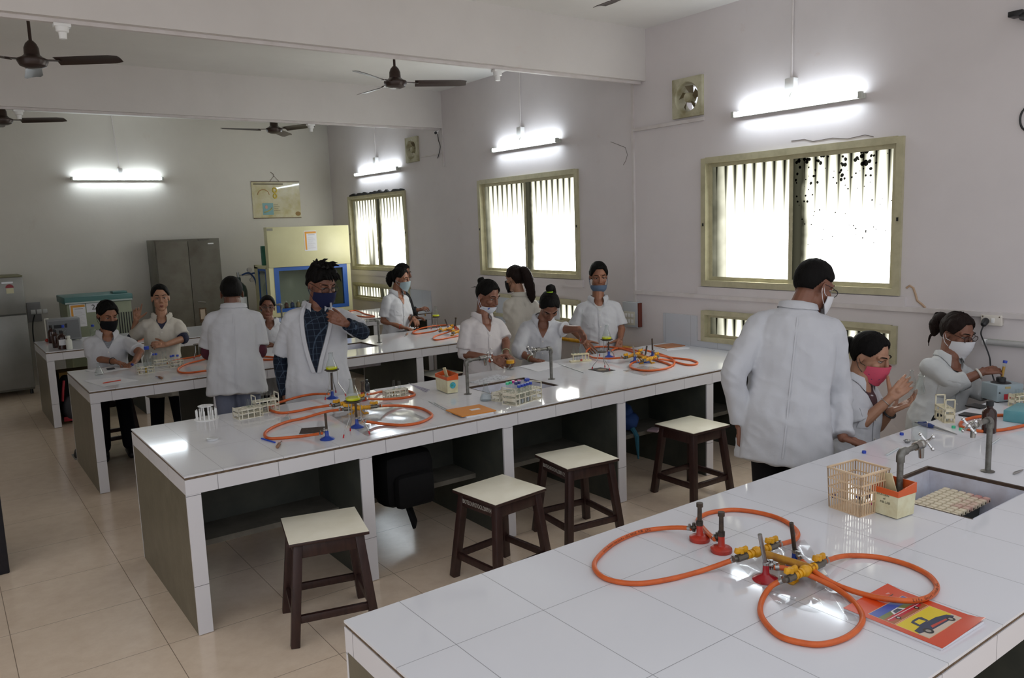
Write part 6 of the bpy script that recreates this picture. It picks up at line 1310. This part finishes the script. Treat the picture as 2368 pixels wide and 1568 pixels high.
MB().box((-w2+.14, .035, zb+.05), (w2-.13, .04, zm-.053)).box((-w2+.003, .19, zb+.0), (-w2+.007, .47, zm-.05)).build('glass', clear('hood_glass', 'E8ECE8', .7, .05), t)
MB().box((-w2+.02, .1, zb+.001), (w2-.02, .6, zb+.02)).box((-w2+.03, .6, zb+.02), (w2-.03, .615, zm-.03)).build('work_surface', pm('hood_inner', 'C8C8C0', .5), t)
for x in (-w2+.03, w2-.03):
    for y in (.06, .6): MB().bar((x, y, 0), (x, y, zb-.06), .05, .05).build('leg', CRM, t)
MB().box((-w2+.005, -.002, z1-.05), (-w2+.09, .0, z1-.015)).build('name_plate', pm('plate_grey', '8A8878', .5), t)
notice('orange-bordered notice on the cream laminar flow cabinet', (702, 534), (734, 579), yL-.0005)
a = P(616, 608, y=yL+.3); bx = MB().box((-.03, -.04, 0), (.05, .04, .28), bev=.003).box((-.034, -.03, .18), (-.0305, .03, .26)).build('green_box', pm('carton_green', '2F6E5C', .5, var='245A4A', vs=9)); bx.location = (x0+.04, yL+.3, zm+.03); tag(bx, 'green carton standing on the left of the laminar flow cabinet', 'carton')
for k, c_ in enumerate(('A8B0B8', '6A2E2A', '2A4A8A', 'B8A080', 'A04A40')): bottle(f'small {("white", "dark red", "blue", "tan", "red")[k]} bottle inside the laminar flow cabinet', None, .12, .03, pm('hood_bottle_'+c_, c_, .4), WHITE, loc=V((x0+.2+k*.09, yL+.22, zb+.02)))
# hanging chart
x0, x1, z0, z1 = 3.262, 4.028, 2.176, 2.734; w, h = x1-x0, z1-z0
t = thing('wall_chart', 'faded laminated science chart hanging by a string on the back wall', 'chart', (x0, YC, z0))
MB().box((0, -.012, 0), (w, -.004, h)).build('sheet', pm('yellowed_laminate', 'C8C2A2', .25, var='B4A878', vs=6, coat=.5, bump=.3, bs=7), t)
col = lambda c: pm('chart_'+c, c, .5); dk = MB()
dk.bar((0, -.012, h), (w, -.012, h), .008, .012); dk.bar((0, -.012, 0), (w, -.012, 0), .008, .01); dk.build('batten', BROWN, t)
rg_ = MB().tube([(.18+.09*cos(pi*k/14), -.0125, h-.2+.08*sin(pi*k/14)) for k in range(15)], .005, 6); rg_.build('arc_diagram', col('A87840'), t)
MB().tube([(.36+.03*cos(2*pi*k/16), -.0125, h-.13+.035*sin(2*pi*k/16)) for k in range(16)], .012, 6, True).tube([(.36+.025*cos(2*pi*k/16), -.0125, h-.22+.03*sin(2*pi*k/16)) for k in range(16)], .012, 6, True).build('yellow_shapes', col('C8B040'), t)
MB().box((.15, -.013, .05), (.32, -.012, .23)).build('cell_picture', col('7AA4A8'), t); MB().tube([(.17, -.0135, .09), (.22, -.0135, .1), (.28, -.0135, .13), (.3, -.0135, .16)], .009, 6).build('cell_band', col('B8B06A'), t); MB().sph((.21, -.0132, .17), (.022, .002, .03)).build('cell_nucleus', col('C89A88'), t)
MB().sph((w-.05, -.0125, .06), (.045, .001, .035)).build('stain', col('8A6A30'), t)
MB().box((.03, -.0135, h-.045), (.5, -.0125, h-.025)).box((.33, -.0135, .2), (.4, -.0125, .205)).box((.33, -.0135, .17), (.42, -.0125, .175)).box((.33, -.0135, .14), (.4, -.0125, .145)).box((.33, -.0135, .11), (.43, -.0125, .115)).build('printed_lines', col('6A6048'), t)
MB().tube([(.29, -.008, h), (.37, -.006, h+.09), (.45, -.008, h)], .003, 6).tube([(.37, -.006, h+.09), (.36, -.012, h+.12), (.31, -.02, h+.15)], .004, 6).build('hanging_string', pm('string', '6A5E50', .8), t)
# fittings on the window wall
WM = lambda y, z: (XW, y, z)
t = thing('tiled_switch_box', 'white tiled switch box on the window wall beside the standing woman', 'switch box', WM(1.645, 1.035)); MB().box((-.05, -.10, -.12), (0, .10, .12), bev=.002).build('box', pm('tile_box', 'B8BCC0', .25), t)
MB().box((-.045, -.115, -.115), (-.002, -.1005, .115)).build('brown_side', pm('brick_side', '6A3428', .9), t); MB().box((-.054, -.07, -.1), (-.05, .08, .03), bev=.001).build('switch_plate', pm('switch_plate', 'C8C4B4', .5), t)
for k in range(6): MB().box((-.058, -.05+.042*(k % 3), -.08+.055*(k//3)), (-.054, -.02+.042*(k % 3), -.045+.055*(k//3)), bev=.001).build('switch', WHITE, t)
a, b = P(2274, 726, x=XW), P(2321, 754, x=XW); c = (a+b)/2; w2, h2 = abs(a.y-b.y)/2, abs(a.z-b.z)/2; t = thing('wall_socket', 'white wall socket with black plug above the vortex mixer', 'socket', c); WP = pm('socket_white', 'D4CEC4', .45)
MB().box((-.035, -w2, -h2*.95), (0, w2, h2*.95), bev=.004).build('plate', WP, t); MB().box((-.04, -w2*.35, -h2*.45), (-.035, -w2*.02, h2*.45), bev=.002).build('switch', WHITE, t)
for y in (-.8, .8): MB().cyl((-.038, w2*y, h2*.7), (-.035, w2*y, h2*.7), .004).build('screw', BROWN, t)
pl = thing('power_plug', 'black power plug with cable running down to the vortex mixer', 'plug', c+V((-.036, w2*.45, -.01))); MB().cone((-.03, 0, -.012), (-.008, 0, .004), .018, .022, 12).build('plug_body', BLACK, pl)
o = pl.location; q = smooth_path([V((-.03, 0, -.02)), V((-.04, .01, -.07))]+[P(*z, x=XW-.06)-o for z in ((2275, 790), (2288, 825), (2291, 850))]+[P(2300, 882, x=XW-.12)-o, V((mc.x+.07, mc.y+.05, H+.09))-o], 6); MB().tube(q, .0045, 8).build('cable', BLACK, pl)
a, b = P(2286, 790, x=XW), P(2440, 802, x=XW); t = thing('unlit_tube_light', 'grey unlit tube fitting low on the window wall at the right edge', 'tube light', a); MB().cyl((-.03, 0, 0), b-a+V((-.03, 0, 0)), .017).build('tube', pm('dull_tube', 'A8A8A6', .4), t); MB().box((-.02, (b-a).y, -.02), (0, 0, .02)).build('batten', LAMPW, t); MB().cyl((-.03, -.002, 0), (-.03, .02, 0), .02).build('end_cap', WHITE, t)
t = thing('security_camera', 'white security camera under the farther beam on the window wall', 'security camera', P(1008, 306, x=XW-.06)); MB().cone((-.03, -.05, -.01), (.0, .0, 0), .025, .022).build('housing', WHITE, t); MB().cyl((-.05, -.075, -.018), (-.032, -.055, -.012), .018).build('lens', BLACK, t); MB().bar((0, 0, 0), (.06, .0, .04), .02, .02).build('bracket', WHITE, t)
q = [P(*z, x=XW-.012)-t.location for z in ((1012, 310), (1014, 325), (1018, 338), (1016, 352), (1012, 366))]; MB().tube(smooth_path(q, 4), .005, 6).build('cable', BLACK, t)
t = thing('wall_bracket', 'black bracket on the window wall at the top right corner', 'bracket', P(2352, 38, x=XW)); MB().box((-.08, -.06, -.012), (0, .02, .02), bev=.004).cone((-.06, -.06, -.02), (-.12, -.16, -.05), .025, .03).build('arm', BLACK, t)
q = smooth_path([P(*z, x=XW-.006) for z in ((2372, 248), (2362, 262), (2359, 280), (2364, 296), (2376, 304))], 4); single('cable_loop', MB().tube(q, .006, 8), BLACK, 'black cable loop on the window wall at the right edge', 'cable', q[0])
# bags and boxes under the benches -------------------------------------------
def lump(mb, c, r, k, s=3, M=None):
    m0 = len(mb.v); mb.sph(c, r, 28, 18, M); mb.v[m0:] = [tuple(V(p)+(V(p)-V(c)).normalized()*noise.noise(V(p)*s*4+V((k, 0, 0)))*min(r)*.18) for p in mb.v[m0:]]
BAGK = pm('black_nylon', '0A0A0C', .8, spec=.2, bump=.3, bs=30)
a = P(935, 1110, y=.18); t = thing('backpack', 'black backpack hanging in the second bay of the middle bench', 'backpack', a)
MB().box((-.17, -.1, -.14), (.17, .13, .19), bev=.075).build('body', BAGK, t); MB().box((-.12, -.15, -.13), (.13, -.06, .07), bev=.04).build('front_pocket', BAGK, t)
MB().bar((.0, -.03, -.14), (.03, -.05, -.27), .12, .02, bev=.006).build('hanging_flap', BAGK, t); MB().bar((-.09, -.135, .0), (-.085, -.14, -.045), .012, .004).build('zip_label', WHITE, t)
for s in (-1, 1): MB().tube([(s*.07, .02, .17), (s*.08, .1, .23), (s*.08, .16, .19), (s*.08, .2, .12)], .014, 8).build('strap', BAGK, t)
a = P(1456, 985, y=.42, z=None); t = thing('cloth_bag', 'blue cloth bag on the shelf of the fourth bay', 'bag', (a.x, .44, .345)); BLC = pm('blue_cloth', '2A4A86', .8, bump=.4, bs=14); mb = MB(); lump(mb, (-.01, 0, .075), (.08, .10, .08), 7, 6); lump(mb, (-.02, .01, .15), (.055, .07, .06), 3, 7); mb.build('body', BLC, t)
MB().tube([(-.03, -.08, .03), (-.03, -.125, -.02), (-.02, -.12, -.1), (-.01, -.12, -.2)], [.02, .018, .014, .006], 8).build('hanging_strap', pm('teal_strap', '2F6A80', .8), t)
slabthing('book', 'small book with pale pink cover on the shelf of the fourth bay', 'book', ((1497, 998), (1520, 1001), (1532, 994), (1508, 991)), .014, pm('pale_pink_book', 'B8A0A8', .5), z=.345, bev=.001)
a = P(158, 930, y=5.62); t = thing('backpack', 'black and red backpack leaning in the left bay of the farthest bench', 'backpack', (a.x+.02, 5.70, 0)); RDN = pm('red_nylon', '9A1E2C', .6)
mb = MB(); lump(mb, (0, 0, .26), (.12, .10, .255), 3); mb.build('body', BAGK, t); mb = MB(); lump(mb, (.0, -.085, .17), (.085, .05, .13), 9); mb.build('front_pocket', pm('grey_nylon', '2A2A30', .6), t)
for s in (-1, 1): MB().tube([(s*.04, -.1, .47), (s*.06, -.13, .38), (s*.075, -.125, .26)], .012, 8).build('red_piping', RDN, t)
MB().bar((-.08, -.1, .06), (.08, -.1, .06), .02, .05, bev=.004).build('red_base_panel', RDN, t)
t = thing('cardboard_box', 'orange-brown cardboard box under the left bay of the farthest bench', 'cardboard box', (.33, 6.0, 0)); CB = pm('cardboard', '8A6A34', .8); MB().box((-.2, -.15, 0), (.2, .15, .52)).build('box', CB, t); MB().box((-.2, -.153, .25), (.2, -.1505, .3)).build('tape', pm('tape', 'A8905A', .4), t)
q = V((.08, 4.02, 0)); q = P(182, 1057, z=.02); t = thing('shoe', 'dark sandal-like shoe poking out past the end panel of the third bench', 'shoe', V((q.x, q.y+.03, 0))); MB().cone((0, 0, .035), (.02, .13, .035), .035, .032).build('upper', SHOE, t); MB().box((-.034, -.036, 0), (.04, .165, .012), bev=.004).build('sole', pm('pale_sole', '8A8680', .7), t)
# yellow gas pipe along the wall
tag(MB().cyl((0, -1.2, 0), (0, 1.2, 0), .02).build('gas_pipe', YELLOW), 'yellow gas pipe low on the window wall behind the bending woman', 'gas pipe').location = (XW-.03, 2.6, .70)
